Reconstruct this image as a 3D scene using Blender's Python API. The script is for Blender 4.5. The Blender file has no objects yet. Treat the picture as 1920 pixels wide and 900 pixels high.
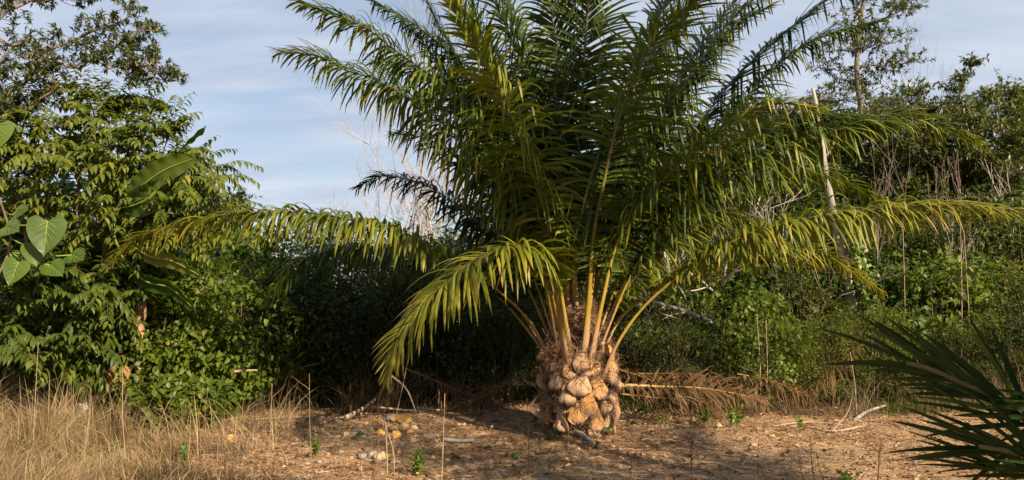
import bpy, bmesh, math, random
import numpy as np
from mathutils import Vector
R = math.radians
CLX, CLY = 0.0, 0.0; CLD1 = (.49, .57, .73); CLD2 = (.74, .80, .91); CLS = 8.0; SKYS = .053; EXPO = 1.27; ALB = .66
rng = np.random.default_rng(7)
scene = bpy.context.scene
COL = scene.collection

# ------------------------------------------------------------------ camera
FPX = 1478.0; PITCH = math.atan((569 - 450) / FPX); CAMZ = 1.5
def at(px, py, d):
    """point in the place seen at photo pixel (px,py), d metres ahead of the camera"""
    u = (px - 960) / FPX; v = (450 - py) / FPX
    Y = math.cos(PITCH) - v * math.sin(PITCH); Z = math.sin(PITCH) + v * math.cos(PITCH)
    return np.array([u / Y * d, d, CAMZ + Z / Y * d])
def on_ground(px, py):
    v = (450 - py) / FPX
    Y = math.cos(PITCH) - v * math.sin(PITCH); Z = math.sin(PITCH) + v * math.cos(PITCH)
    d = -CAMZ * Y / Z
    return np.array([(px - 960) / FPX / Y * d, d])
cam = bpy.data.objects.new('camera', bpy.data.cameras.new('camera')); COL.objects.link(cam)
cam.location = (0, 0, CAMZ); cam.rotation_euler = (math.pi / 2 + PITCH, 0, 0)
cam.data.sensor_width = 36; cam.data.lens = 36 * FPX / 1920; cam.data.clip_end = 2000; cam.data.clip_start = .05
scene.camera = cam

# ------------------------------------------------------------------ noise / terrain
_tab = np.random.default_rng(3).random((64, 64))
def vnoise(x, y):
    xi = np.floor(x).astype(int); yi = np.floor(y).astype(int); fx = x - xi; fy = y - yi
    fx = fx * fx * (3 - 2 * fx); fy = fy * fy * (3 - 2 * fy)
    g = lambda a, b: _tab[a % 64, b % 64]
    return (g(xi, yi) * (1 - fx) + g(xi + 1, yi) * fx) * (1 - fy) + (g(xi, yi + 1) * (1 - fx) + g(xi + 1, yi + 1) * fx) * fy
def gz(x, y):
    x = np.asarray(x, float); y = np.asarray(y, float)
    h = .10 * (vnoise(x * .45 + 9, y * .45) - .5) + .05 * (vnoise(x * 1.7, y * 1.7 + 5) - .5) + .022 * (vnoise(x * 5.3, y * 5.3) - .5)
    far = np.clip((np.hypot(x, y) - 20) / 80, 0, 1)
    return h + far * 1.5 * (vnoise(x * .02, y * .02) - .5)

# ------------------------------------------------------------------ objects
ORG = {}
def tag(o, label=None, cat=None, group=None, kind=None):
    if label: o['label'] = label
    if cat: o['category'] = cat
    if group: o['group'] = group
    if kind: o['kind'] = kind
    return o
def thing(name, label, cat, loc, group=None):
    o = bpy.data.objects.new(name, None); COL.objects.link(o); o.empty_display_size = .2
    o.location = [float(c) for c in loc]; ORG[o] = np.array(loc, float)
    return tag(o, label, cat, group)
def copy_tree(o, loc, rz=0, sc=(1, 1, 1), label=None, parent=None, name=None):
    c = o.copy(); COL.objects.link(c)
    if parent is None:
        c.location = [float(q) for q in loc]; c.rotation_euler = (0, 0, rz); c.scale = sc
        if label: c['label'] = label
    else: c.parent = parent
    for ch in list(o.children): copy_tree(ch, None, parent=c)
    return c

class MB:
    """mesh accumulator"""
    def __init__(s): s.v = []; s.l = []; s.t = []; s.c = []; s.n = 0
    def add(s, v, loops, totals, tint=0.0):
        v = np.asarray(v, float).reshape(-1, 3); s.v.append(v); s.l.append(np.asarray(loops).ravel() + s.n)
        s.t.append(np.asarray(totals).ravel()); s.c.append(np.broadcast_to(np.asarray(tint, float), (len(v),)).copy()); s.n += len(v)
    def grid(s, V, tint=0.0):
        """V (a,b,3)"""
        a, b = V.shape[:2]; i = np.arange(a - 1)[:, None] * b + np.arange(b - 1)[None, :]
        q = np.stack([i, i + 1, i + b + 1, i + b], -1).reshape(-1, 4)
        s.add(V.reshape(-1, 3), q, np.full(len(q), 4), tint)
    def tube(s, P, r, k=6, tint=0.0, flat=1.0, cap=True):
        P = np.asarray(P, float); n = len(P); r = np.broadcast_to(np.asarray(r, float), (n,))
        T = np.gradient(P, axis=0); T /= np.linalg.norm(T, axis=1)[:, None] + 1e-9
        a0 = np.array([0, 0, 1.]) if abs(T[0, 2]) < .9 else np.array([1., 0, 0])
        N = np.cross(T, a0); N /= np.linalg.norm(N, axis=1)[:, None] + 1e-9; B = np.cross(T, N)
        a = np.linspace(0, 2 * np.pi, k, endpoint=False)
        ring = P[:, None] + r[:, None, None] * (np.cos(a)[None, :, None] * N[:, None] + flat * np.sin(a)[None, :, None] * B[:, None])
        i = np.arange(n - 1)[:, None] * k + np.arange(k)[None, :]; j = np.arange(n - 1)[:, None] * k + (np.arange(k)[None, :] + 1) % k
        q = np.stack([i, j, j + k, i + k], -1).reshape(-1, 4)
        t = tint if np.ndim(tint) == 0 else np.repeat(np.asarray(tint), k)
        s.add(ring.reshape(-1, 3), q, np.full(len(q), 4), t)
        if cap and k > 2:
            s.l.append(np.arange(k)[::-1] + s.n - n * k); s.t.append(np.array([k]))
            s.l.append(np.arange(k) + s.n - k); s.t.append(np.array([k]))
    def data(s, name, origin=None, smooth=True):
        v = np.concatenate(s.v); 
        if origin is not None: v = v - origin
        l = np.concatenate(s.l); t = np.concatenate(s.t)
        me = bpy.data.meshes.new(name); me.vertices.add(len(v)); me.loops.add(len(l)); me.polygons.add(len(t))
        me.vertices.foreach_set('co', v.astype(np.float32).ravel()); me.loops.foreach_set('vertex_index', l.astype(np.int32))
        me.polygons.foreach_set('loop_start', np.concatenate([[0], np.cumsum(t)[:-1]]).astype(np.int32))
        me.polygons.foreach_set('loop_total', t.astype(np.int32))
        at_ = me.attributes.new('tint', 'FLOAT', 'POINT'); at_.data.foreach_set('value', np.concatenate(s.c).astype(np.float32))
        me.update(calc_edges=True)
        me.polygons.foreach_set('use_smooth', np.full(len(t), smooth))
        return me
    def build(s, name, mat, parent=None, smooth=True, loc=None):
        org = ORG[parent] if parent is not None else (np.array(loc, float) if loc is not None else np.zeros(3))
        me = s.data(name, org, smooth); me.materials.append(mat)
        o = bpy.data.objects.new(name, me); COL.objects.link(o)
        if parent is not None: o.parent = parent
        elif loc is not None: o.location = [float(c) for c in loc]
        ORG[o] = org
        return o

def unit(a):
    a = np.asarray(a, float); return a / (np.linalg.norm(a, axis=-1, keepdims=True) + 1e-9)
def path(ctrl, n):
    """catmull-rom through control points, n points evenly spaced"""
    C = np.asarray(ctrl, float); C = np.vstack([2 * C[0] - C[1], C, 2 * C[-1] - C[-2]]); out = []
    for i in range(1, len(C) - 2):
        t = np.linspace(0, 1, 24, endpoint=False)[:, None]; a, b, c, d = C[i - 1:i + 3]
        out.append(.5 * (2 * b + (c - a) * t + (2 * a - 5 * b + 4 * c - d) * t ** 2 + (3 * b - a - 3 * c + d) * t ** 3))
    P = np.vstack(out + [C[-2][None]]); s = np.concatenate([[0], np.cumsum(np.linalg.norm(np.diff(P, axis=0), axis=1))])
    u = np.linspace(0, s[-1], n); return np.stack([np.interp(u, s, P[:, k]) for k in range(3)], -1)

# leaf templates: (verts, polygons)
TPL = {
 'dot':   ([(0,0,0),(.5,.45,-.08),(0,1,-.1),(-.5,.45,-.08)], [(0,1,2,3)]),
 'lance': ([(0,0,0),(.5,.42,.10),(0,1,-.12),(-.5,.42,.10),(0,.45,0)], [(0,1,2,4),(0,4,2,3)]),
 'long':  ([(0,0,0),(.5,.3,.05),(0,.3,-.02),(-.5,.3,.05),(.4,.66,-.03),(0,.66,-.09),(-.4,.66,-.03),(0,1,-.28)],
           [(0,1,2),(0,2,3),(1,4,5,2),(2,5,6,3),(4,7,5),(5,7,6)]),
 'oval':  ([(0,0,0),(.33,.12,.03),(.5,.5,.06),(.3,.85,-.02),(0,1,-.1),(-.3,.85,-.02),(-.5,.5,.06),(-.33,.12,.03),(0,.5,0)],
           [(0,1,2,8),(8,2,3,4),(8,4,5,6),(0,8,6,7)]),
 'heart': ([(0,0,0),(.28,-.16,.02),(.5,.08,.06),(.44,.42,.05),(.2,.76,-.02),(0,1.05,-.12),(-.2,.76,-.02),(-.44,.42,.05),(-.5,.08,.06),(-.28,-.16,.02),(0,.45,-.02)],
           [(0,1,2,3,10),(10,3,4,5),(10,5,6,7),(0,10,7,8,9)]),
}
class Leaves:
    def __init__(s): s.P = []; s.Y = []; s.U = []; s.S = []; s.W = []; s.T = []
    def add(s, P, Y, U, S, W, T):
        P = np.atleast_2d(P); n = len(P); s.P.append(P)
        for lst, q in ((s.Y, Y), (s.U, U)): lst.append(np.broadcast_to(np.asarray(q, float), (n, 3)))
        for lst, q in ((s.S, S), (s.W, W), (s.T, T)): lst.append(np.broadcast_to(np.asarray(q, float), (n,)))
    def into(s, mb, tpl):
        if not s.P: return
        P, Y, U = (np.concatenate(a) for a in (s.P, s.Y, s.U)); S, W, T = (np.concatenate(a) for a in (s.S, s.W, s.T))
        Y = unit(Y); X = unit(np.cross(Y, U)); Z = np.cross(X, Y)
        tv, tf = TPL[tpl]; tv = np.array(tv, float); k = len(tv); n = len(P)
        V = P[:, None] + S[:, None, None] * (tv[None, :, 0:1] * W[:, None, None] * X[:, None] + tv[None, :, 1:2] * Y[:, None] + tv[None, :, 2:3] * Z[:, None])
        loops = np.array([i for f in tf for i in f]); tot = np.array([len(f) for f in tf])
        L = (np.arange(n)[:, None] * k + loops[None]).ravel()
        mb.add(V.reshape(-1, 3), L, np.tile(tot, n), np.repeat(T, k))

# ------------------------------------------------------------------ materials
def new_mat(name):
    m = bpy.data.materials.new(name); m.use_nodes = True; nt = m.node_tree; nt.nodes.clear()
    out = nt.nodes.new('ShaderNodeOutputMaterial'); return m, nt, out
def N(nt, t, **kw):
    n = nt.nodes.new(t)
    for k, v in kw.items():
        if k.startswith('i_'): n.inputs[k[2:].replace('_', ' ')].default_value = v
        else: setattr(n, k, v)
    return n
def ramp(nt, stops):
    r = nt.nodes.new('ShaderNodeValToRGB'); e = r.color_ramp.elements
    while len(e) < len(stops): e.new(.5)
    for el, (p, c) in zip(e, stops): el.position = p; el.color = (*c, 1)
    return r
def leaf_mat(name, stops, trans=.35, rough=.45, spec=.5, back=1.6, nscale=3.0, alb=None):
    stops = [(p, tuple(q * (alb or ALB) for q in c)) for p, c in stops]
    """leaf colour from per-leaf tint, a little blotched by noise; lit through from behind"""
    m, nt, out = new_mat(name); L = nt.links.new
    a = N(nt, 'ShaderNodeAttribute', attribute_name='tint'); rp = ramp(nt, stops)
    geo = N(nt, 'ShaderNodeNewGeometry'); no = N(nt, 'ShaderNodeTexNoise'); no.inputs['Scale'].default_value = nscale; L(geo.outputs['Position'], no.inputs['Vector'])
    ad = N(nt, 'ShaderNodeMath', operation='MULTIPLY_ADD'); ad.inputs[1].default_value = .5; L(no.outputs['Fac'], ad.inputs[0]); 
    sb = N(nt, 'ShaderNodeMath', operation='SUBTRACT'); sb.inputs[1].default_value = .25; L(a.outputs['Fac'], sb.inputs[0]); L(sb.outputs[0], ad.inputs[2])
    L(ad.outputs[0], rp.inputs['Fac'])
    p = N(nt, 'ShaderNodeBsdfPrincipled'); p.inputs['Roughness'].default_value = rough; p.inputs['Specular IOR Level'].default_value = spec
    L(rp.outputs['Color'], p.inputs['Base Color'])
    t = N(nt, 'ShaderNodeBsdfTranslucent'); mx = N(nt, 'ShaderNodeMix', data_type='RGBA', blend_type='MULTIPLY'); mx.inputs['Factor'].default_value = 1
    L(rp.outputs['Color'], mx.inputs['A']); mx.inputs['B'].default_value = (back * 1.15, back * 1.2, back * .35, 1); L(mx.outputs['Result'], t.inputs['Color'])
    ms = N(nt, 'ShaderNodeMixShader'); ms.inputs['Fac'].default_value = trans
    L(p.outputs[0], ms.inputs[1]); L(t.outputs[0], ms.inputs[2]); L(ms.outputs[0], out.inputs['Surface'])
    return m
def plain_mat(name, stops, rough=.8, scale=6.0, detail=6, bump=.3, stretch=(1, 1, 1), attr=False, spec=.3, bscale=None, bdist=.02):
    m, nt, out = new_mat(name); L = nt.links.new
    tc = N(nt, 'ShaderNodeTexCoord'); mp = N(nt, 'ShaderNodeMapping'); mp.inputs['Scale'].default_value = stretch; L(tc.outputs['Object'], mp.inputs['Vector'])
    no = N(nt, 'ShaderNodeTexNoise'); no.inputs['Scale'].default_value = scale; no.inputs['Detail'].default_value = detail; no.inputs['Roughness'].default_value = .65
    L(mp.outputs[0], no.inputs['Vector']); rp = ramp(nt, stops)
    if attr:
        a = N(nt, 'ShaderNodeAttribute', attribute_name='tint'); ad = N(nt, 'ShaderNodeMath', operation='MULTIPLY_ADD'); ad.inputs[1].default_value = .35
        sb = N(nt, 'ShaderNodeMath', operation='SUBTRACT'); sb.inputs[1].default_value = .175
        L(a.outputs['Fac'], sb.inputs[0]); L(no.outputs['Fac'], ad.inputs[0]); L(sb.outputs[0], ad.inputs[2]); L(ad.outputs[0], rp.inputs['Fac'])
    else: L(no.outputs['Fac'], rp.inputs['Fac'])
    p = N(nt, 'ShaderNodeBsdfPrincipled'); p.inputs['Roughness'].default_value = rough; p.inputs['Specular IOR Level'].default_value = spec
    L(rp.outputs['Color'], p.inputs['Base Color']); L(p.outputs[0], out.inputs['Surface'])
    if bump:
        n2 = N(nt, 'ShaderNodeTexNoise'); n2.inputs['Scale'].default_value = bscale or scale * 4; n2.inputs['Detail'].default_value = 6; L(mp.outputs[0], n2.inputs['Vector'])
        b = N(nt, 'ShaderNodeBump'); b.inputs['Strength'].default_value = bump; b.inputs['Distance'].default_value = bdist; L(n2.outputs['Fac'], b.inputs['Height']); L(b.outputs[0], p.inputs['Normal'])
    return m

M = {}
M['palm_leaf'] = leaf_mat('palm_leaflet', [(0, (.018, .038, .008)), (.3, (.038, .068, .009)), (.6, (.105, .145, .012)), (.85, (.27, .27, .020)), (1, (.34, .28, .05))], trans=.26, rough=.5, spec=.26, back=1.6)
M['palm_young'] = leaf_mat('young_palm_leaflet', [(0, (.011, .030, .008)), (.6, (.026, .056, .012)), (1, (.09, .12, .016))], trans=.2, rough=.5, spec=.18)
M['rachis'] = plain_mat('palm_rachis', [(0, (.27, .16, .10)), (.10, (.30, .19, .11)), (.17, (.27, .18, .022)), (.30, (.17, .14, .018)), (.5, (.11, .10, .022)), (1, (.07, .07, .02))], rough=.5, scale=9, attr=True, bump=.25, stretch=(1, 1, .3))  # tan to olive along the stalk; upper stops also darkened for its shaded underside
M['dry_frond'] = leaf_mat('dry_frond_leaflet', [(0, (.07, .035, .015)), (.5, (.20, .11, .045)), (.85, (.32, .21, .08)), (1, (.20, .22, .05))], trans=.15, rough=.7, spec=.2, back=1.2)
M['dry_rachis'] = plain_mat('dry_frond_rachis', [(.2, (.16, .10, .035)), (.8, (.30, .20, .06))], rough=.6, scale=9)
M['boot'] = plain_mat('palm_leaf_base', [(.14, (.035, .019, .010)), (.36, (.13, .068, .034)), (.50, (.30, .175, .095)), (.66, (.44, .28, .165)), (.82, (.50, .34, .22)), (1, (.48, .24, .08))], rough=.9, scale=6, bump=1, stretch=(4, 4, 1), bscale=26, bdist=.035, attr=True)
M['core'] = plain_mat('palm_trunk_core', [(.3, (.03, .018, .01)), (.7, (.13, .07, .035))], rough=.95, scale=14, bump=.9)
M['fibre'] = plain_mat('palm_fibre', [(0, (.06, .032, .018)), (.6, (.20, .115, .06)), (1, (.36, .23, .13))], rough=.9, scale=8, bump=0, attr=True)
M['bark'] = plain_mat('bark_grey_brown', [(.3, (.06, .045, .032)), (.7, (.20, .16, .12))], rough=.9, scale=6, bump=.5, stretch=(3, 3, .6))
M['twig'] = plain_mat('twig_brown', [(.3, (.07, .05, .03)), (.7, (.16, .12, .075))], rough=.9, scale=6, bump=0)
M['palebark'] = plain_mat('bark_pale', [(.3, (.18, .15, .12)), (.5, (.34, .30, .26)), (.75, (.46, .42, .37))], rough=.85, scale=4, bump=.3, stretch=(2, 2, .5))
M['deadwood'] = plain_mat('weathered_dead_wood', [(.25, (.06, .05, .045)), (.45, (.22, .20, .18)), (.75, (.38, .355, .32))], rough=.9, scale=3.5, bump=.6, stretch=(3, 3, .5))
M['lf_small'] = leaf_mat('shrub_leaf', [(0, (.018, .036, .008)), (.45, (.052, .088, .012)), (.8, (.125, .155, .017)), (1, (.21, .17, .03))], trans=.33, rough=.55, spec=.25)
M['lf_vine'] = leaf_mat('vine_leaf', [(0, (.034, .068, .010)), (.45, (.11, .165, .015)), (.85, (.18, .24, .02)), (1, (.25, .22, .04))], trans=.4, rough=.5, spec=.35)
M['lf_long'] = leaf_mat('long_leaf', [(0, (.030, .058, .009)), (.5, (.095, .140, .013)), (.88, (.20, .225, .016)), (1, (.32, .27, .03))], trans=.36, rough=.5, spec=.32)
M['lf_tree'] = leaf_mat('tree_leaf', [(0, (.026, .042, .010)), (.5, (.080, .105, .018)), (.9, (.16, .18, .032)), (1, (.28, .13, .02))], trans=.28, rough=.48, spec=.38)
M['lf_pale'] = leaf_mat('pale_tree_leaf', [(0, (.045, .070, .022)), (.5, (.095, .130, .034)), (.9, (.17, .20, .05)), (1, (.22, .19, .05))], trans=.25, rough=.38, spec=.5)
M['lf_broad'] = leaf_mat('upright_leaf', [(0, (.022, .055, .014)), (.6, (.045, .10, .020)), (1, (.09, .15, .03))], trans=.3, rough=.34, spec=.5)
M['lf_far'] = leaf_mat('far_leaf', [(0, (.03, .055, .02)), (.6, (.06, .09, .03)), (1, (.10, .12, .04))], trans=.2, rough=.6, spec=.2)
M['banana'] = leaf_mat('banana_leaf', [(0, (.030, .075, .014)), (.5, (.06, .12, .016)), (.9, (.13, .18, .02)), (1, (.22, .20, .04))], trans=.42, rough=.36, nscale=2)
M['heart'] = leaf_mat('heart_leaf', [(0, (.050, .105, .014)), (.6, (.10, .17, .018)), (1, (.18, .24, .02))], trans=.35, rough=.45, nscale=7)
M['vein'] = plain_mat('leaf_vein', [(.3, (.11, .16, .03)), (.7, (.16, .21, .045))], bump=0)
M['weed'] = leaf_mat('weed_leaf', [(0, (.07, .14, .012)), (.6, (.12, .22, .018)), (1, (.24, .30, .03))], trans=.4, rough=.45)
M['dry_leaf'] = leaf_mat('dry_leaf', [(0, (.10, .05, .02)), (.5, (.26, .14, .06)), (1, (.42, .24, .10))], trans=.2, rough=.8, spec=.1, back=1.1, alb=.8)
M['grass'] = leaf_mat('dry_grass', [(0, (.09, .06, .038)), (.35, (.24, .165, .095)), (.75, (.42, .31, .165)), (.93, (.50, .38, .18)), (1, (.16, .2, .04))], trans=.25, rough=.75, spec=.2, back=1.0, nscale=1.2, alb=.85)
M['litter'] = leaf_mat('ground_litter', [(0, (.09, .05, .03)), (.45, (.34, .20, .10)), (.85, (.52, .35, .19)), (1, (.64, .50, .36))], trans=.05, rough=.85, spec=.1, back=1, alb=.8)
M['stalk'] = plain_mat('dry_stalk', [(0, (.05, .032, .02)), (.5, (.17, .10, .055)), (1, (.34, .24, .14))], rough=.85, scale=5, bump=0, attr=True)
M['rock_tan'] = plain_mat('rock_tan', [(.3, (.20, .13, .07)), (.5, (.36, .25, .14)), (.7, (.42, .32, .20))], rough=.9, scale=14, bump=.7)
M['rock_orange'] = plain_mat('rock_orange', [(.3, (.38, .20, .05)), (.5, (.52, .29, .07)), (.7, (.56, .40, .17))], rough=.9, scale=12, bump=.7)
M['rock_grey'] = plain_mat('rock_grey', [(.3, (.12, .105, .09)), (.7, (.30, .27, .24))], rough=.9, scale=14, bump=.7)
M['husk'] = plain_mat('dry_husk', [(.3, (.20, .14, .09)), (.7, (.42, .33, .24))], rough=.8, scale=14, bump=.4, stretch=(4, 1, 1))
M['plastic'] = plain_mat('pale_plastic', [(.4, (.26, .33, .35)), (.6, (.48, .53, .54))], rough=.45, scale=8, bump=.2)

# ground: reddish-brown soil, matted straw and dark humus by patches
def ground_mat():
    m, nt, out = new_mat('ground_soil'); L = nt.links.new
    g = N(nt, 'ShaderNodeNewGeometry'); 
    def noise(sc, det=8, rough=.65, stretch=None):
        n = N(nt, 'ShaderNodeTexNoise'); n.inputs['Scale'].default_value = sc; n.inputs['Detail'].default_value = det; n.inputs['Roughness'].default_value = rough
        if stretch:
            mp = N(nt, 'ShaderNodeMapping'); mp.inputs['Scale'].default_value = stretch; L(g.outputs['Position'], mp.inputs['Vector']); L(mp.outputs[0], n.inputs['Vector'])
        else: L(g.outputs['Position'], n.inputs['Vector'])
        return n
    big = noise(.9, 4); mid = noise(6, 8); fine = noise(38, 6, .75, (1, .7, 1))
    soil = ramp(nt, [(.3, (.22, .13, .065)), (.5, (.44, .27, .145)), (.72, (.55, .37, .225))]); L(fine.outputs['Fac'], soil.inputs['Fac'])
    straw = ramp(nt, [(.3, (.10, .065, .038)), (.5, (.31, .21, .125)), (.72, (.48, .35, .22))]); L(fine.outputs['Fac'], straw.inputs['Fac'])
    mk = ramp(nt, [(.42, (0, 0, 0)), (.58, (1, 1, 1))]); 
    am = N(nt, 'ShaderNodeMath', operation='MULTIPLY_ADD'); am.inputs[1].default_value = .5; L(mid.outputs['Fac'], am.inputs[0])
    hm = N(nt, 'ShaderNodeMath', operation='MULTIPLY'); hm.inputs[1].default_value = .5; L(big.outputs['Fac'], hm.inputs[0]); L(hm.outputs[0], am.inputs[2]); L(am.outputs[0], mk.inputs['Fac'])
    mx = N(nt, 'ShaderNodeMix', data_type='RGBA'); L(mk.outputs['Color'], mx.inputs['Factor']); L(soil.outputs['Color'], mx.inputs['A']); L(straw.outputs['Color'], mx.inputs['B'])
    dk = noise(3.1, 8, .7); dm = ramp(nt, [(.54, (0, 0, 0)), (.66, (1, 1, 1))]); L(dk.outputs['Fac'], dm.inputs['Fac'])
    mx2 = N(nt, 'ShaderNodeMix', data_type='RGBA'); L(dm.outputs['Color'], mx2.inputs['Factor']); L(mx.outputs['Result'], mx2.inputs['A']); mx2.inputs['B'].default_value = (.075, .048, .03, 1)
    # beyond the clearing the soil turns darker brown
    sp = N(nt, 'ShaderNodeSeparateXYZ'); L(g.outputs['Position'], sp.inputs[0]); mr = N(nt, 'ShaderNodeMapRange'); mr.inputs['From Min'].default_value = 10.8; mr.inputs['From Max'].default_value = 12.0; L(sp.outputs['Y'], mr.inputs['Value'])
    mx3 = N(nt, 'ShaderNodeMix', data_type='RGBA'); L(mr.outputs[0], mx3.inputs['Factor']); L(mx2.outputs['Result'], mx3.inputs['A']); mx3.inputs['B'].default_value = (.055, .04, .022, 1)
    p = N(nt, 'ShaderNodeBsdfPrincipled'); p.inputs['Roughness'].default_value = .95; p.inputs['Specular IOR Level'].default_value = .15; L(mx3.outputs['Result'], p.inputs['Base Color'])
    b = N(nt, 'ShaderNodeBump'); b.inputs['Strength'].default_value = .9; b.inputs['Distance'].default_value = .03
    bs = N(nt, 'ShaderNodeMath', operation='ADD'); L(fine.outputs['Fac'], bs.inputs[0]); L(mid.outputs['Fac'], bs.inputs[1]); L(bs.outputs[0], b.inputs['Height'])
    L(b.outputs[0], p.inputs['Normal']); L(p.outputs[0], out.inputs['Surface']); return m
M['ground'] = ground_mat()

# ------------------------------------------------------------------ light
SUN_EL = R(29); SUN_H = unit(np.array([.64, -.77]))       # towards the sun: right and behind the camera
sd = np.array([SUN_H[0] * math.cos(SUN_EL), SUN_H[1] * math.cos(SUN_EL), math.sin(SUN_EL)])
sun = bpy.data.objects.new('sun', bpy.data.lights.new('sun', 'SUN')); COL.objects.link(sun)
sun.data.energy = 5.0; sun.data.angle = R(.53); sun.data.color = (1.0, .82, .60)
sun.rotation_euler = Vector(sd).to_track_quat('Z', 'Y').to_euler()
w = bpy.data.worlds.new('World'); scene.world = w; w.use_nodes = True; nt = w.node_tree; nt.nodes.clear(); L = nt.links.new
sky = N(nt, 'ShaderNodeTexSky', sky_type='NISHITA'); sky.sun_disc = False; sky.sun_elevation = SUN_EL; sky.sun_rotation = math.atan2(SUN_H[0], SUN_H[1])
sky.air_density = 1.0; sky.dust_density = 1.0
tc = N(nt, 'ShaderNodeTexCoord'); sp = N(nt, 'ShaderNodeSeparateXYZ'); L(tc.outputs['Generated'], sp.inputs[0])
zz = N(nt, 'ShaderNodeMath', operation='ADD'); zz.inputs[1].default_value = .18; L(sp.outputs['Z'], zz.inputs[0])
zm = N(nt, 'ShaderNodeMath', operation='MAXIMUM'); zm.inputs[1].default_value = .05; L(zz.outputs[0], zm.inputs[0])
dv = N(nt, 'ShaderNodeVectorMath', operation='DIVIDE'); cb = N(nt, 'ShaderNodeCombineXYZ')
for i in range(3): L(zm.outputs[0], cb.inputs[i])
L(tc.outputs['Generated'], dv.inputs[0]); L(cb.outputs[0], dv.inputs[1])
mp = N(nt, 'ShaderNodeMapping'); mp.inputs['Rotation'].default_value = (0, 0, R(-14)); mp.inputs['Scale'].default_value = (.55, 1.5, 0); mp.inputs['Location'].default_value = (CLX, CLY, 0); L(dv.outputs[0], mp.inputs['Vector'])
no = N(nt, 'ShaderNodeTexNoise'); no.inputs['Scale'].default_value = 1.25; no.inputs['Detail'].default_value = 9; no.inputs['Roughness'].default_value = .55; no.inputs['Distortion'].default_value = .5; L(mp.outputs[0], no.inputs['Vector'])
mk = ramp(nt, [(.30, (.0, .0, .0)), (.52, (1, 1, 1))]); L(no.outputs['Fac'], mk.inputs['Fac'])
mp2 = N(nt, 'ShaderNodeMapping'); mp2.inputs['Scale'].default_value = (.5, 1.4, 0); mp2.inputs['Rotation'].default_value = (0, 0, R(8)); L(dv.outputs[0], mp2.inputs['Vector'])
n2 = N(nt, 'ShaderNodeTexNoise'); n2.inputs['Scale'].default_value = 2.2; n2.inputs['Detail'].default_value = 8; n2.inputs['Roughness'].default_value = .6; L(mp2.outputs[0], n2.inputs['Vector'])
cc = ramp(nt, [(.3, CLD1), (.7, CLD2)]); L(n2.outputs['Fac'], cc.inputs['Fac'])
cs = N(nt, 'ShaderNodeVectorMath', operation='SCALE'); cs.inputs['Scale'].default_value = CLS; L(cc.outputs['Color'], cs.inputs[0])
mf = N(nt, 'ShaderNodeMath', operation='MULTIPLY'); mf.inputs[1].default_value = .92; L(mk.outputs['Color'], mf.inputs[0])
mx = N(nt, 'ShaderNodeMix', data_type='RGBA'); L(mf.outputs[0], mx.inputs['Factor']); L(sky.outputs[0], mx.inputs['A']); L(cs.outputs[0], mx.inputs['B'])
bg = N(nt, 'ShaderNodeBackground'); bg.inputs['Strength'].default_value = SKYS; L(mx.outputs['Result'], bg.inputs['Color'])
wo = N(nt, 'ShaderNodeOutputWorld'); L(bg.outputs[0], wo.inputs['Surface'])
vs = scene.view_settings; vs.view_transform = 'Standard'; vs.look = 'None'; vs.exposure = EXPO; vs.gamma = 1; vs.use_curve_mapping = False
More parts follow.
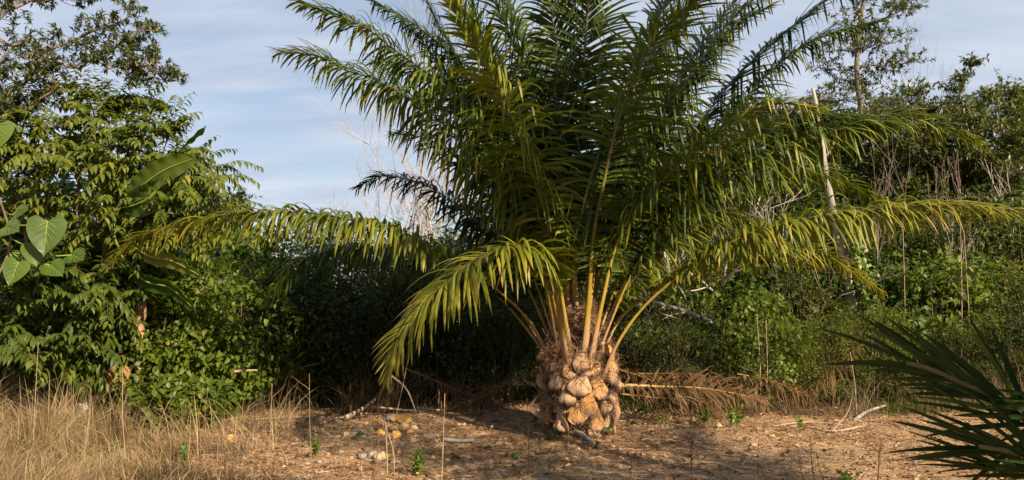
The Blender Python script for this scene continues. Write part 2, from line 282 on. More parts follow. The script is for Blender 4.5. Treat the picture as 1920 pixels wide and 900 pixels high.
# ================================================================== palms
UP = np.array([0, 0, 1.])
def frond(ctrl, parent, leafm=None, rachm=None, seed=0, tint=.3, droop=1.0, Lf=.8, u0=.27, gap=.0195, wid=.040, lift=27, sweep=(84, 28),
          broken=.36, rw=1.0, npt=56, tipyellow=.15, raise_=0.0, ragged=.1, nm=('frond', 'leaflet_foliage'), seg=6, sides=(1, 1), roll=0, tipL=.28):
    g = np.random.default_rng(seed); P = path(ctrl, npt)
    s = np.concatenate([[0], np.cumsum(np.linalg.norm(np.diff(P, axis=0), axis=1))]); Lt = s[-1]; u = s / Lt
    T = unit(np.gradient(P, axis=0)); dxy = (P[-1] - P[0]) * [1, 1, 0]; Ro = unit(dxy)
    B = np.cross(UP, Ro); B = unit(B[None] - (T @ B)[:, None] * T); Nn = unit(np.cross(T, B))
    if roll: cr, sr = math.cos(R(roll)), math.sin(R(roll)); B, Nn = B * cr + Nn * sr, Nn * cr - B * sr
    # rachis
    wd = rw * (.010 + .016 * (1 - u) + .060 * np.exp(-s / .42)); th = rw * (.008 + .014 * (1 - u) + .012 * np.exp(-s / .3))
    a = np.array([0, 60, 120, 180, 225, 270, 315]) * math.pi / 180
    ring = P[:, None] + wd[:, None, None] * np.cos(a)[None, :, None] * B[:, None] + th[:, None, None] * (np.sin(a) * np.where(np.sin(a) > 0, .35, 1.2))[None, :, None] * Nn[:, None]
    mb = MB(); V = np.concatenate([ring, ring[:, :1]], 1); mb.grid(V, np.repeat(np.clip(s / 4.5, 0, 1), V.shape[1]))
    # thorny petiole edges
    if nm[0] == 'frond':
        lv = Leaves(); m = 26; ui = g.uniform(.07, u0 + .03, m * 2); sd_ = np.tile([1, -1], m)
        Pi = np.stack([np.interp(ui, u, P[:, k]) for k in range(3)], -1); Bi = np.stack([np.interp(ui, u, B[:, k]) for k in range(3)], -1); wi = np.interp(ui, u, wd)
        lv.add(Pi + Bi * (sd_ * wi * .9)[:, None], Bi * sd_[:, None] + g.normal(0, .3, (m * 2, 3)), UP, g.uniform(.02, .06, m * 2), .18, .3); lv.into(mb, 'dot')
    fr = mb.build(nm[0], rachm or M['rachis'], parent)
    # leaflets
    n = int(Lt * (1 - u0) / gap); us = []; sg = []
    for sdn in (1, -1):
        if not sides[0 if sdn > 0 else 1]: continue
        q = np.linspace(u0, .995, n) + g.uniform(-.35, .35, n) * (1 - u0) / n; keep = g.random(n) > ragged * .6; us.append(q[keep]); sg.append(np.full(keep.sum(), sdn))
    ui = np.clip(np.concatenate(us), 0, 1); sg = np.concatenate(sg); n = len(ui)
    I = lambda A: np.stack([np.interp(ui, u, A[:, k]) for k in range(3)], -1)
    Pi, Ti, Bi, Ni = I(P), unit(I(T)), unit(I(B)), unit(I(Nn)); rel = (ui - u0) / (1 - u0)
    ln = Lf * (.42 + .95 * rel - .25 * rel ** 2) ; ln = np.where(rel > .35, Lf * (1.0 - (1 - tipL) * ((rel - .35) / .65) ** 1.8), Lf * (.20 + .80 * np.sin(np.clip(rel / .35, 0, 1) * math.pi / 2)))
    ln = ln * g.uniform(.82, 1.1, n) * np.where(g.random(n) < ragged, g.uniform(.4, .8, n), 1)
    ang = np.radians(sweep[0] + (sweep[1] - sweep[0]) * rel ** 1.3 + g.normal(0, 3.5, n)); lf = np.radians(g.choice([-.5, .4, 1.0], n) * lift + g.normal(0, 7, n) + raise_)
    d0 = unit(Ti * np.cos(ang)[:, None] + (Bi * (sg * np.cos(lf))[:, None] + Ni * np.sin(lf)[:, None]) * np.sin(ang)[:, None])
    m = seg; dr = droop * g.uniform(.45, 1.5, n); kb = g.integers(1, m, n); br = g.random(n) < broken
    pts = [Pi]; W0 = unit(np.cross(d0, unit(Ni + g.normal(0, .18, (n, 3))))); Ws = [W0]; ds = [d0]; d = d0
    for k in range(m):
        t = (k + .5) / m; add = dr * (t ** 1.2) * 1.5 * ln / .8 + np.where(br & (k >= kb), 2.6, 0); d = unit(d0 + UP[None] * -add[:, None]); W = unit(W0 - np.sum(W0 * d, 1)[:, None] * d)
        pts.append(pts[-1] + d * (ln / m)[:, None]); Ws.append(W); ds.append(d)
    pr = np.interp(np.linspace(0, 1, m + 1), [0, .12, .35, .6, .85, 1], [.4, .8, 1, .9, .55, .05]) * wid / 2
    wl = g.uniform(.8, 1.15, n) * (1 - .35 * rel)
    V = np.zeros((n, m + 1, 3, 3))
    for k in range(m + 1):
        Z = np.cross(Ws[k], ds[k]); h = pr[k] * wl
        V[:, k, 0] = pts[k] - Ws[k] * h[:, None]; V[:, k, 2] = pts[k] + Ws[k] * h[:, None]; V[:, k, 1] = pts[k] + Z * (h * .38)[:, None]
    base = (np.arange(n) * (m + 1) * 3)[:, None, None, None]; kk = (np.arange(m) * 3)[None, :, None, None]; c = np.arange(2)[None, None, :, None]
    q = base + kk + c + np.array([0, 1, 4, 3])[None, None, None, :]
    ti = tint + g.normal(0, .06, n) + tipyellow * rel ** 2 + np.where(g.random(n) < .02, .5, 0)
    tt = np.clip(ti[:, None] + np.linspace(0, 1, m + 1)[None] ** 3 * np.where(g.random(n) < .15, .65, g.uniform(0, .25, n))[:, None], 0, 1)
    ml = MB(); ml.add(V.reshape(-1, 3), q.reshape(-1, 4), np.full(n * m * 2, 4), np.repeat(tt.ravel(), 3)); ml.build(nm[1], leafm or M['palm_leaf'], fr)
    return fr

PX, PY = 0.78, 9.42; GZ = float(gz(PX, PY))
palm = thing('oil_palm', 'large oil palm with squat scaly trunk and huge arching crown in the middle', 'palm', (PX, PY, GZ))
F = [  # control points (px, py, distance), options
 ([(1045,650,9.3),(1010,460,9.2),(960,330,9.1),(900,230,9.0),(840,165,8.9),(780,122,8.8),(735,90,8.8),(690,55,8.8),(625,28,8.8),(556,2,8.8)], dict(tint=.42, droop=1.5, Lf=.72)),
 ([(1035,655,9.2),(1015,500,9.0),(960,380,8.9),(890,295,8.8),(840,240,8.8),(800,205,8.7),(750,175,8.7),(700,147,8.7),(645,130,8.7),(600,106,8.7),(525,96,8.7)], dict(tint=.45, droop=1.5, Lf=.80)),
 ([(1060,640,9.5),(1030,430,9.6),(970,290,9.7),(900,165,9.8),(850,110,9.9),(820,80,9.9),(780,48,10),(735,22,10),(700,2,10)], dict(tint=.25, droop=1.0, Lf=.7)),
 ([(1030,640,9.7),(960,480,9.9),(880,402,10),(825,362,10.1),(780,340,10.1),(715,330,10.1),(670,352,10.1)], dict(tint=.05, droop=1.5, Lf=.55)),
 ([(1020,680,9.2),(1000,610,9.1),(930,540,9.0),(850,482,8.9),(775,445,8.8),(725,427,8.8),(650,410,8.7),(575,398,8.7),(500,398,8.6),(400,408,8.6),(320,425,8.5),(240,455,8.5),(205,495,8.5)], dict(tint=.50, droop=2.3, Lf=.55, broken=.35, tipyellow=.35)),
 ([(1020,660,9.5),(940,560,9.8),(850,510,10),(760,474,10.2),(683,463,10.3),(604,472,10.4),(552,500,10.4),(502,565,10.4)], dict(tint=.2, droop=2.2, Lf=.62)),
 ([(1062,690,9.0),(1052,610,8.9),(1040,530,8.7),(1015,483,8.5),(975,462,8.3),(917,475,8.1),(865,508,7.9),(813,550,7.75),(782,587,7.7),(750,628,7.65),(733,675,7.6),(727,705,7.6)], dict(tint=.60, droop=1.3, Lf=.72, broken=.10, tipyellow=.25)),
 ([(1098,680,9.0),(1104,560,8.9),(1112,445,8.7),(1130,350,8.6),(1155,240,8.4),(1190,140,8.1),(1230,70,7.8),(1265,35,7.5),(1330,-20,7.1)], dict(tint=.42, droop=.55, Lf=.88, gap=.033)),
 ([(1080,640,9.3),(1076,450,9.3),(1083,300,9.2),(1095,125,9.0),(1102,0,8.7),(1110,-120,8.2)], dict(tint=.3, droop=.5, Lf=.85)),
 ([(1068,640,9.3),(1055,450,9.3),(1050,300,9.3),(1046,120,9.3),(1030,0,9.2),(1005,-130,9.0)], dict(tint=.22, droop=.6, Lf=.8)),
 ([(1112,640,9.4),(1140,520,9.6),(1200,400,9.8),(1290,260,10.0),(1380,145,10.1),(1455,75,10.2),(1510,30,10.2),(1560,-5,10.2),(1640,-30,10.2)], dict(tint=.15, droop=.45, Lf=.78)),
 ([(1118,640,9.5),(1200,430,9.7),(1300,300,9.8),(1400,180,9.8),(1480,105,9.8),(1560,62,9.8),(1655,38,9.8)], dict(tint=.28, droop=1.3, Lf=.72)),
 ([(1112,675,9.0),(1130,560,8.9),(1160,445,8.8),(1210,370,8.6),(1265,315,8.4),(1320,265,8.2),(1395,215,8.0),(1460,193,7.9),(1532,203,7.8)], dict(tint=.42, droop=1.1, Lf=.80, tipyellow=.3)),
 ([(1130,660,9.2),(1165,540,9.2),(1240,430,9.1),(1330,345,9.0),(1440,290,9.0),(1530,255,9.0),(1620,230,9),(1700,222,9),(1770,238,9),(1838,266,9)], dict(tint=.45, droop=1.8, Lf=.70)),
 ([(1142,700,9.1),(1158,640,9.0),(1220,560,8.9),(1330,475,8.8),(1430,430,8.7),(1530,405,8.6),(1640,392,8.5),(1760,385,8.4),(1850,388,8.35),(1930,402,8.3)], dict(tint=.55, droop=1.9, Lf=.62, tipyellow=.3, broken=.3)),
 ([(1130,670,9.3),(1160,600,9.4),(1220,550,9.4),(1300,500,9.5),(1400,470,9.6),(1480,465,9.7),(1560,485,9.8),(1655,548,9.9)], dict(tint=.55, droop=1.9, Lf=.5, tipyellow=.35)),
 ([(1122,640,9.5),(1170,540,9.8),(1260,430,10.1),(1370,360,10.4),(1480,320,10.6),(1570,335,10.7),(1655,380,10.8)], dict(tint=.45, droop=1.7, Lf=.65)),
 ([(1050,650,9.5),(1005,450,9.6),(950,300,9.6),(895,180,9.6),(840,80,9.5),(795,-10,9.4)], dict(tint=.35, droop=1.1, Lf=.78)),
 ([(1060,640,9.7),(1015,400,9.9),(960,230,10),(910,100,10.1),(865,0,10.2),(830,-80,10.2)], dict(tint=.2, droop=.9, Lf=.75)),
 ([(1075,630,9.7),(1045,350,10),(1000,150,10.2),(950,0,10.3),(905,-100,10.4)], dict(tint=.25, droop=.9, Lf=.8)),
 ([(1090,630,9.6),(1130,350,10),(1190,150,10.3),(1250,0,10.5),(1310,-90,10.6)], dict(tint=.3, droop=.9, Lf=.8)),
 ([(1100,630,9.6),(1160,380,9.9),(1245,200,10.2),(1330,60,10.4),(1420,-40,10.5)], dict(tint=.35, droop=1.0, Lf=.8)),
 ([(1070,680,9.1),(1040,480,8.9),(1000,330,8.5),(950,200,8.0),(895,90,7.6),(840,-5,7.3)], dict(tint=.5, droop=1.6, Lf=.74)),
 ([(1015,650,9.6),(960,560,9.9),(900,500,10.3),(840,480,10.7),(780,500,11)], dict(tint=.15, droop=1.8, Lf=.55)),
 ([(1055,660,9.2),(1020,480,9.2),(985,330,9.2),(940,190,9.1),(900,60,9.0),(870,-60,8.8)], dict(tint=.35, droop=1.0, Lf=.8)),
 ([(1085,650,9.6),(1070,480,10.3),(1050,380,11),(1030,350,11.8),(1010,370,12.5)], dict(tint=.3, droop=1.3, Lf=.75)),
 ([(1100,640,9.7),(1130,470,10.3),(1190,370,11),(1260,330,11.8),(1310,350,12.4)], dict(tint=.3, droop=1.3, Lf=.75)),
 ([(1065,640,9.6),(1010,520,10),(950,430,10.4),(900,390,10.8),(850,390,11.2)], dict(tint=.2, droop=1.4, Lf=.65)),
 ([(1120,660,9.4),(1165,560,9.5),(1230,470,9.5),(1290,420,9.5),(1350,400,9.5),(1420,420,9.5)], dict(tint=.5, droop=1.7, Lf=.65)),
 ([(1125,660,9.2),(1190,500,9.1),(1280,370,9.0),(1380,280,9.0),(1470,230,9.0),(1560,215,9.0),(1640,240,9.0)], dict(tint=.3, droop=1.7, Lf=.75)),
 ([(1110,650,9.5),(1170,400,9.7),(1250,220,9.8),(1330,90,9.9),(1400,10,9.9),(1480,-40,9.9)], dict(tint=.3, droop=1.2, Lf=.82)),
 ([(1045,660,9.3),(990,490,9.4),(930,380,9.5),(860,300,9.5),(800,260,9.5),(740,250,9.5)], dict(tint=.25, droop=1.6, Lf=.7)),
 ([(1095,655,9.3),(1120,440,9.3),(1170,260,9.4),(1230,120,9.4),(1290,20,9.4),(1350,-50,9.4)], dict(tint=.35, droop=1.1, Lf=.85)),
 ([(1050,655,9.4),(1000,470,9.5),(950,330,9.6),(880,215,9.6),(810,150,9.6),(750,120,9.6),(700,115,9.6)], dict(tint=.3, droop=1.5, Lf=.75)),
 ([(1075,650,9.4),(1060,430,9.4),(1020,250,9.3),(975,110,9.2),(930,10,9.1),(890,-60,9.0)], dict(tint=.3, droop=1.0, Lf=.8)),
 ([(1100,650,9.3),(1125,430,9.3),(1170,250,9.3),(1225,110,9.3),(1290,10,9.3),(1350,-60,9.2)], dict(tint=.3, droop=1.0, Lf=.8)),
 ([(1110,650,9.5),(1165,420,9.8),(1235,250,10),(1310,130,10.1),(1390,40,10.2),(1450,10,10.2)], dict(tint=.4, droop=1.2, Lf=.75)),
 ([(1050,650,9.4),(1000,440,9.5),(935,290,9.6),(860,170,9.7),(800,90,9.7),(755,40,9.7)], dict(tint=.3, droop=1.1, Lf=.75)),
]
for i, (c, o) in enumerate(F):
    o = dict(o); o['tint'] = o['tint'] * 1.45 - .17; o['lift'] = 7 if i in (7, 8, 9, 10) else 40 if o['droop'] > 1.4 else 26; o['rw'] = 1.1 if i in (6, 7, 8, 12, 14) else .85; o['u0'] = .27 if i in (6, 7, 8, 9, 12, 13, 14, 15) else .235; o['droop'] *= .72 if i > 9 and i not in (14,) else 1; o['Lf'] *= .93 if i > 9 else 1; c3 = [at(*p) for p in c]; c3[0] = c3[0] + (np.array([PX, PY, 0]) - c3[0]) * [.3, .3, 0] - [0, 0, .13]; frond(c3, palm, seed=100 + i, **o)

# trunk: dark core, overlapping cut leaf bases, fibre
def barrel(z): return .290 + .115 * math.sin(math.pi * min(1, max(0, (z + .12) / 1.35)))
mb = MB(); zs = np.linspace(-.08, 1.75, 24); mb.tube([[PX, PY, GZ + z] for z in zs], [barrel(min(z, 1)) * .88 * (1 if z < .9 else max(.06, 1 - (z - .9) * 1.5)) for z in zs], 20)
mb.build('trunk_core', M['core'], palm)
g = np.random.default_rng(21)
def boot(az, z, L, W, T, lean, roll):
    """one cut leaf base: a thick teardrop scale hugging the trunk"""
    a, b = 15, 17; u = np.linspace(-1, 1, a); v = np.linspace(0, 1, b); U, V = np.meshgrid(u, v, indexing='ij')
    wv = np.clip(V / .2, 0, 1) ** .5 * (1 - .88 * np.clip((V - .2) / .8, 0, 1) ** 1.15); wv = np.maximum(wv, .03)
    wv = wv * (1 + .22 * (vnoise(V * 9 + az * 3, U * 2 + z * 9) - .5)); pl = np.clip((1 - np.abs(U)) * 3.4, 0, 1) * np.clip(V * 5, 0, 1) * np.clip((1 - V) * 3, 0, 1)
    x = U * W * wv * (1 + .10 * (vnoise(V * 5 + az, U * 0 + z * 7) - .5) * 2); y = (V - .35) * L
    th = T * pl ** .8 * (1 - .18 * np.abs(U)) * (.75 + .5 * (1 - V)) + .04 * (vnoise(V * 6 + az * 9, U * 3 + z * 5) - .5) + .03 * (vnoise(V * 17 + az * 5, U * 9 + z * 11) - .5)
    th = th + lean * (.6 - V) * .16
    c, s = math.cos(roll), math.sin(roll); x, y = x * c - y * s, x * s + y * c
    zz_ = z + y; r = np.vectorize(barrel)(zz_) * .90 + th; an = az + x / .42
    return np.stack([PX + r * np.cos(an), PY + r * np.sin(an), GZ + zz_], -1), np.clip(pl * .75 + .1, 0, 1)
k = 0
for i in range(54):
    az = i * R(137.5) + g.normal(0, .16); z = .04 + .92 * (i / 53) + g.normal(0, .03)
    mb = MB(); bv, bt = boot(az, z, g.uniform(.38, .54), g.uniform(.105, .15), g.uniform(.04, .07), g.uniform(.3, 1.3), g.normal(0, .22)); mb.grid(bv, (bt + g.normal(0, .12)).ravel()); mb.build('leaf_base', M['boot'], palm)
# sheath remnants peeling off at the left foot, and upper fresh bases flaring into the petioles
for j, (px, py, d, px2, py2, bx) in enumerate([(1015,735,9.1,1022,790,-.13),(1010,700,9.15,1028,735,-.05),(1148,745,9.2,1153,800,.05),(1046,775,8.95,1066,815,.02)]):
    a_, b_ = at(px, py, d), at(px2, py2, d - .03); mid = (a_ + b_) / 2 + np.array([bx, -.05, 0]); P = path([a_, mid, b_], 12)
    W = np.array([.7, .5, .25]) * .028; V = np.stack([P + W[None] * q * (.5 + np.sin(np.linspace(0, 3, 12)))[:, None] + np.array([0, .02 * abs(q), 0]) for q in np.linspace(-1, 1, 5)], 1)
    mb = MB(); mb.grid(V, .55); o = mb.build('dead_sheath', M['boot'], palm)
# fibre: stringy brown hair in every gap
mb = MB(); g = np.random.default_rng(5)
for i in range(4200):
    az = g.uniform(0, 2 * math.pi) if i % 3 else g.uniform(-math.pi, 0); z = g.uniform(0, 1.0) if i % 2 else g.uniform(.70, 1.5)
    r = barrel(min(z, 1)) * (1.02 if z < .95 else max(.25, 1.08 - (z - .95) * 1.25)) * g.uniform(.92, 1.10); p = np.array([PX + r * math.cos(az), PY + r * math.sin(az), GZ + z])
    tan = np.array([-math.sin(az), math.cos(az), 0]); ln = g.uniform(.06, .22); d = unit(tan * g.normal() + UP * g.normal(0, .8) + np.array([math.cos(az), math.sin(az), 0]) * .25)
    q = unit(g.normal(0, 1, 3)); P = np.array([p, p + d * ln * .5 + q * ln * .18, p + d * ln + q * ln * .05 - UP * ln * .2])
    mb.tube(P, [.0035, .0028, .001], 3, g.uniform(0, 1), cap=False)
g2 = np.random.default_rng(21)
for i in range(58):
    az = i * R(137.5) + g2.normal(0, .2); z = .0 + .95 * (i / 57) + g2.normal(0, .035)
    for k in range(28):
        a_ = az + g2.normal(0, .34); z_ = z + g2.uniform(-.16, .26); r = barrel(min(max(z_, 0), 1)) * .92 + g2.uniform(.01, .06); p = np.array([PX + r * math.cos(a_), PY + r * math.sin(a_), GZ + max(z_, 0)]); out = np.array([math.cos(a_), math.sin(a_), 0]); tan = np.array([-math.sin(a_), math.cos(a_), 0]); ln = g2.uniform(.04, .13)
        d = unit(out * .5 + tan * g2.normal(0, .8) + UP * g2.normal(0, .8)); mb.tube(np.array([p, p + d * ln * .5, p + d * ln - UP * ln * .3]), [.003, .0024, .001], 3, g2.uniform(0, .9), cap=False)
mb.build('fibre', M['fibre'], palm)

# the neighbouring young palm standing right of the view; two of its fronds reach into it
NX, NY = 4.9, 1.7; NZ = float(gz(NX, NY))
nb = thing('oil_palm', 'dark green palm at the right edge with stiff fronds reaching in close', 'palm', (NX, NY, NZ))
mb = MB(); zs = np.linspace(-.1, 1.3, 14); mb.tube([[NX, NY, NZ + z] for z in zs], [barrel(z) * .95 for z in zs], 16); mb.build('trunk_core', M['boot'], nb)
ST = dict(leafm=M['palm_young'], tint=.3, droop=.28, Lf=.42, wid=.034, broken=0, gap=.029, u0=.25, ragged=.12, lift=10, sweep=(60, 16), tipyellow=.1, seg=8, tipL=.85)
frond([(NX-.2,NY+.1,NZ+1.2),(3.9,2.1,1.75),(3.0,2.6,1.45),at(1990,790,2.85),at(1920,765,2.9),at(1829,728,3.0),at(1746,692,3.1),at(1700,680,3.15)], nb, seed=1, roll=62, **ST)
frond([(NX-.2,NY+.1,NZ+1.1),(4.0,2.1,1.5),(3.1,2.5,1.2),at(2060,900,2.75),at(1960,865,2.8),at(1890,845,2.85),at(1835,836,2.9)], nb, seed=2, roll=52, **ST)
frond([(NX-.2,NY+.1,NZ+1.0),(4.1,2.2,1.3),(3.2,2.7,.95),at(2100,990,2.9),at(2000,925,2.95),at(1920,890,3.0),at(1850,872,3.1)], nb, seed=3, roll=40, **ST)
g = np.random.default_rng(9)
for i in range(26):
    az = R(137.5) * i; x_ = math.cos(az); y_ = math.sin(az); e = R(g.uniform(48, 80)); Lt = g.uniform(4.0, 5.0)
    if y_ > .35 and x_ < .3: e = R(g.uniform(74, 84)); 
    p = np.array([NX + .2 * x_, NY + .2 * y_, NZ + 1.2]); pts = [p]; bend = R(g.uniform(55, 85)) if y_ < .35 or x_ > .3 else R(50)
    for q in range(6):
        ee = e - bend * (q / 6) ** 1.5; p = p + np.array([x_ * math.cos(ee), y_ * math.cos(ee), math.sin(ee)]) * Lt / 6; pts.append(p)
    frond(pts, nb, seed=300 + i, tint=.3, droop=1.2, Lf=.8, gap=.05, npt=30, seg=4)

# fallen dry frond right of the trunk
ff = thing('fallen_frond', 'dry brown palm frond lying on its side just right of the big palm trunk', 'fallen frond', at(1300,760,10.2))
frond([at(1152,722,9.9),at(1230,724,10.05),at(1310,727,10.2),at(1380,738,10.35),at(1440,752,10.5)], ff, leafm=M['dry_frond'], rachm=M['dry_rachis'], seed=51,
      roll=75, tint=.16, droop=.75, Lf=.50, wid=.024, gap=.019, u0=.02, lift=45, sweep=(62, 35), broken=.5, rw=.36, tipyellow=.1, ragged=.55, raise_=0, nm=('rachis', 'leaflet_foliage'))
# brown dead fronds slumped behind the trunk and under the thicket
for j, (c, lab, ti) in enumerate([
    ([at(1150,690,9.9),at(1200,705,10.3),at(1270,735,10.7),at(1330,765,10.9)], 'withered frond tangled behind the long fallen one beside the palm', .3),
    ([at(1010,690,9.7),at(950,720,10.2),at(880,755,10.6),at(820,775,10.8)], 'dead brown frond slumped in the shade left of the palm trunk', .25),
    ([at(760,690,11.2),at(820,715,11.2),at(890,745,11.1),at(960,770,11.0)], 'faded frond propped in the dark thicket behind the orange stones', .3),
    ([at(1620,640,11.8),at(1560,690,11.8),at(1500,740,11.6),at(1450,770,11.4)], 'brown drooping frond in the undergrowth below the broken pale trunk', .45),
    ([at(1165,738,9.9),at(1230,745,10.0),at(1310,752,10.2),at(1390,772,10.4)], 'second dry frond collapsed just under the long fallen one', .2),
    ([at(1180,700,10.5),at(1260,700,10.7),at(1340,706,10.9),at(1420,728,11.0)], 'dry frond propped behind and above the long fallen one', .35),
    ([at(1380,700,10.8),at(1440,712,10.9),at(1500,735,11.0),at(1550,765,11.1)], 'brown frond hanging at the right end of the fallen ones', .3),
    ([at(600,680,11.3),at(560,690,11.2),at(500,715,11.1),at(450,745,11.0)], 'faded dry frond slumped in the shade below the dark left frond', .2)]):
    t = thing('dead_frond', lab, 'dead frond', c[1] * [1, 1, 0]); frond(c, t, leafm=M['dry_frond'], rachm=M['dry_rachis'], seed=60 + j, tint=ti, droop=1.6, Lf=.45, wid=.024, gap=.024, u0=.05, broken=.3, rw=.45, ragged=.3, nm=('rachis', 'leaflet_foliage'))
# ================================================================== broadleaf vegetation
def rdir(g, n=None): return unit(g.normal(0, 1, (n, 3) if n else 3))
def tree(name, label, cat, base, trunk, blobs, leaf, leafmat, barkmat, seed, r0=.09, r1=.03, twigs=14, per=10, size=(.08, .12), wr=.35, group=None, droop=.25, tint=.45, limb=.022, spread=1.0, tw=.006, partname='trunk', bare=0.0, whorl=False):
    """trunk path + limbs reaching to each crown clump; each clump a spray of twigs carrying single leaves"""
    g = np.random.default_rng(seed); o = thing(name, label, cat, base, group); mb = MB(); TP = path(trunk, 24)
    mb.tube(TP, np.linspace(r0, r1, 24) * (1 + .08 * g.normal(0, 1, 24)), 9); lv = Leaves(); done = []; dist = []
    for (c, r) in sorted(blobs, key=lambda b: np.linalg.norm(TP - np.asarray(b[0]), axis=1).min()):
        c = np.asarray(c, float); cand = np.vstack([TP[5:]] + done); cost = np.linalg.norm(cand - c, axis=1) + .6 * np.clip(cand[:, 2] - c[2], 0, 9) + .32 * np.concatenate([np.zeros(19)] + [np.full(len(q), w) for q, w in zip(done, dist)])
        j_ = cost.argmin(); s = cand[j_]; l_ = np.linalg.norm(c - s)
        m_ = (s + c) / 2 + np.array([0, 0, -.06]) * l_ + g.normal(0, .10, 3) * l_
        LP = path([s, m_, c], 9); far_ = np.linalg.norm(c - TP, axis=1).min(); lr = limb / (1 + .9 * far_); mb.tube(LP, np.linspace(lr, lr * .6, 9), 5, cap=False); done.append(LP[4:]); dist.append(far_)
        for k in range(twigs):
            d = rdir(g); d[2] = abs(d[2]) * .9 - .15; d = unit(d); st = LP[g.integers(4, 9)]; ln = r * g.uniform(.55, 1.1) * spread
            e = st + d * ln + rdir(g) * ln * .15; mid = st + d * ln * .5 + rdir(g) * ln * .12; tp = path([st, mid, e], 6); mb.tube(tp, np.linspace(tw, tw * .4, 6), 3, cap=False)
            if g.random() < bare: continue
            n = per; 
            if whorl: tpar = np.clip(1 - np.abs(g.normal(0, .16, n)), .2, 1)
            else: tpar = g.uniform(.25, 1, n)
            P = np.stack([np.interp(tpar, np.linspace(0, 1, 6), tp[:, q]) for q in range(3)], -1) + g.normal(0, .012, (n, 3))
            Y = unit(d)[None] * .7 + rdir(g, n) * .95 - UP * droop
            U = UP[None] * .8 + rdir(g, n) * .55 + sd * .35
            lv.add(P, Y, U, g.uniform(*size, n), wr * g.uniform(.8, 1.2, n), np.clip(tint + g.normal(0, .2, n) + g.normal(0, .07), 0, .93) + (g.random(n) < .012) * .5)
    mb.build(partname, barkmat, o); ml = MB(); lv.into(ml, leaf); ml.build('crown', leafmat, o); return o

def A(px, py, d): return at(px, py, d)
def G_(px, d, dz=0):
    x = at(px, 600, d)[0]; return np.array([x, d, float(gz(x, d)) + dz])

# ---- upper-left big tree: limbs hang into the frame from a trunk left of it
bl = [(A(x, y, d), r) for x, y, d, r in [(10,20,9.2,.40),(60,0,9.4,.38),(120,-10,9.3,.35),(185,-12,9.5,.35),(245,12,9.5,.32),(262,50,9.4,.26),(228,78,9.5,.30),(190,100,9.3,.30),(150,128,9.3,.32),(228,128,9.4,.30),(268,122,9.4,.28),(298,140,9.5,.28),(325,152,9.5,.20),(270,95,9.6,.25),
      (205,50,9.5,.25),(95,95,9.0,.36),(50,75,9.2,.34),(15,110,9.0,.36),(60,135,9.0,.34),(110,160,9.0,.30),(20,170,9.0,.36),(75,185,9.1,.30),(-20,60,9.1,.4),(-40,140,9.1,.4),(-60,0,9.3,.5),(150,70,9.6,.26),(255,165,9.5,.22),(40,215,9.1,.3),(10,225,9.0,.3)]]
tree('broadleaf_tree', 'tall dark tree in the top left corner with small leathery leaves against the sky', 'tree', G_(-190, 9.6), [G_(-190, 9.6), A(-175,400,9.5), A(-150,200,9.4), A(-90,60,9.3), A(-60,-60,9.4)], bl, 'lance', M['lf_tree'], M['bark'], 11, r0=.14, r1=.05, twigs=16, per=17, size=(.055, .095), wr=.34, droop=.2, tint=.42, limb=.05, tw=.006, whorl=True)

# ---- left arching tree with two-ranked drooping leaves
def spray(lv, mb, tp, n, size, wr, g, droop=.45, tint=.5, two=.75):
    """two-ranked leaves hung along an arching twig"""
    T = unit(np.gradient(tp, axis=0)); tt = np.linspace(.12, 1, n); I = lambda a: np.stack([np.interp(tt, np.linspace(0, 1, len(tp)), a[:, q]) for q in range(3)], -1)
    P = I(tp); Ti = unit(I(T)); S = unit(np.cross(Ti, UP)); sg = np.where(np.arange(n) % 2, 1, -1)[:, None]
    Y = Ti * .55 + S * sg * two - UP * (droop + g.uniform(-.15, .25, n))[:, None] + g.normal(0, .13, (n, 3)); U = UP[None] + sd * .3 + g.normal(0, .2, (n, 3))
    z = g.uniform(*size, n) * (1 - .35 * tt ** 3); lv.add(P, Y, U, z, wr, np.clip(tint + g.normal(0, .11, n) + .12 * (tt > .85), 0, .86) + (g.random(n) < .006) * .4)
def spray_tree(name, label, cat, stems, arms, leafmat, seed, size=(.09, .13), wr=.33, tint=.5, base=None, nper=16, tl=.6, nt=8, droop=.45):
    g = np.random.default_rng(seed); o = thing(name, label, cat, base); mb = MB(); lv = Leaves(); SP = [path(s, 20) for s in stems]
    for s in SP: mb.tube(s, np.linspace(.035, .012, 20), 7)
    allp = np.vstack(SP)
    for (tip) in arms:
        tip = np.asarray(tip); cand = allp[allp[:, 2] < tip[2] + .25]; cand = cand if len(cand) else allp
        s = cand[(np.linalg.norm(cand - tip, axis=1) + .5 * np.abs(cand[:, 2] - tip[2] + .35 * np.linalg.norm(cand[:, :2] - tip[:2], axis=1))).argmin()]
        Lh = np.linalg.norm(tip - s); mid = (s + tip) / 2 + UP * .16 * Lh + g.normal(0, .04, 3); P = path([s, mid, tip], 12); mb.tube(P, np.linspace(.012, .003, 12), 4, cap=False)
        spray(lv, mb, P, int(nper * max(1, Lh / .5)), size, wr, g, droop, tint)
        for k in range(nt):
            i = g.integers(3, 12); dirn = unit(unit(tip - s) * .8 + rdir(g) * .75 + UP * .1); ln = tl * g.uniform(.5, 1.1); q = path([P[i], P[i] + dirn * ln * .5 + UP * ln * .06, P[i] + dirn * ln - UP * ln * .18], 8)
            mb.tube(q, np.linspace(.004, .0015, 8), 3, cap=False); spray(lv, mb, q, nper, size, wr, g, droop, tint)
    mb.build('stem', M['twig'], o); ml = MB(); lv.into(ml, 'long'); ml.build('crown', leafmat, o); return o
g = np.random.default_rng(77)
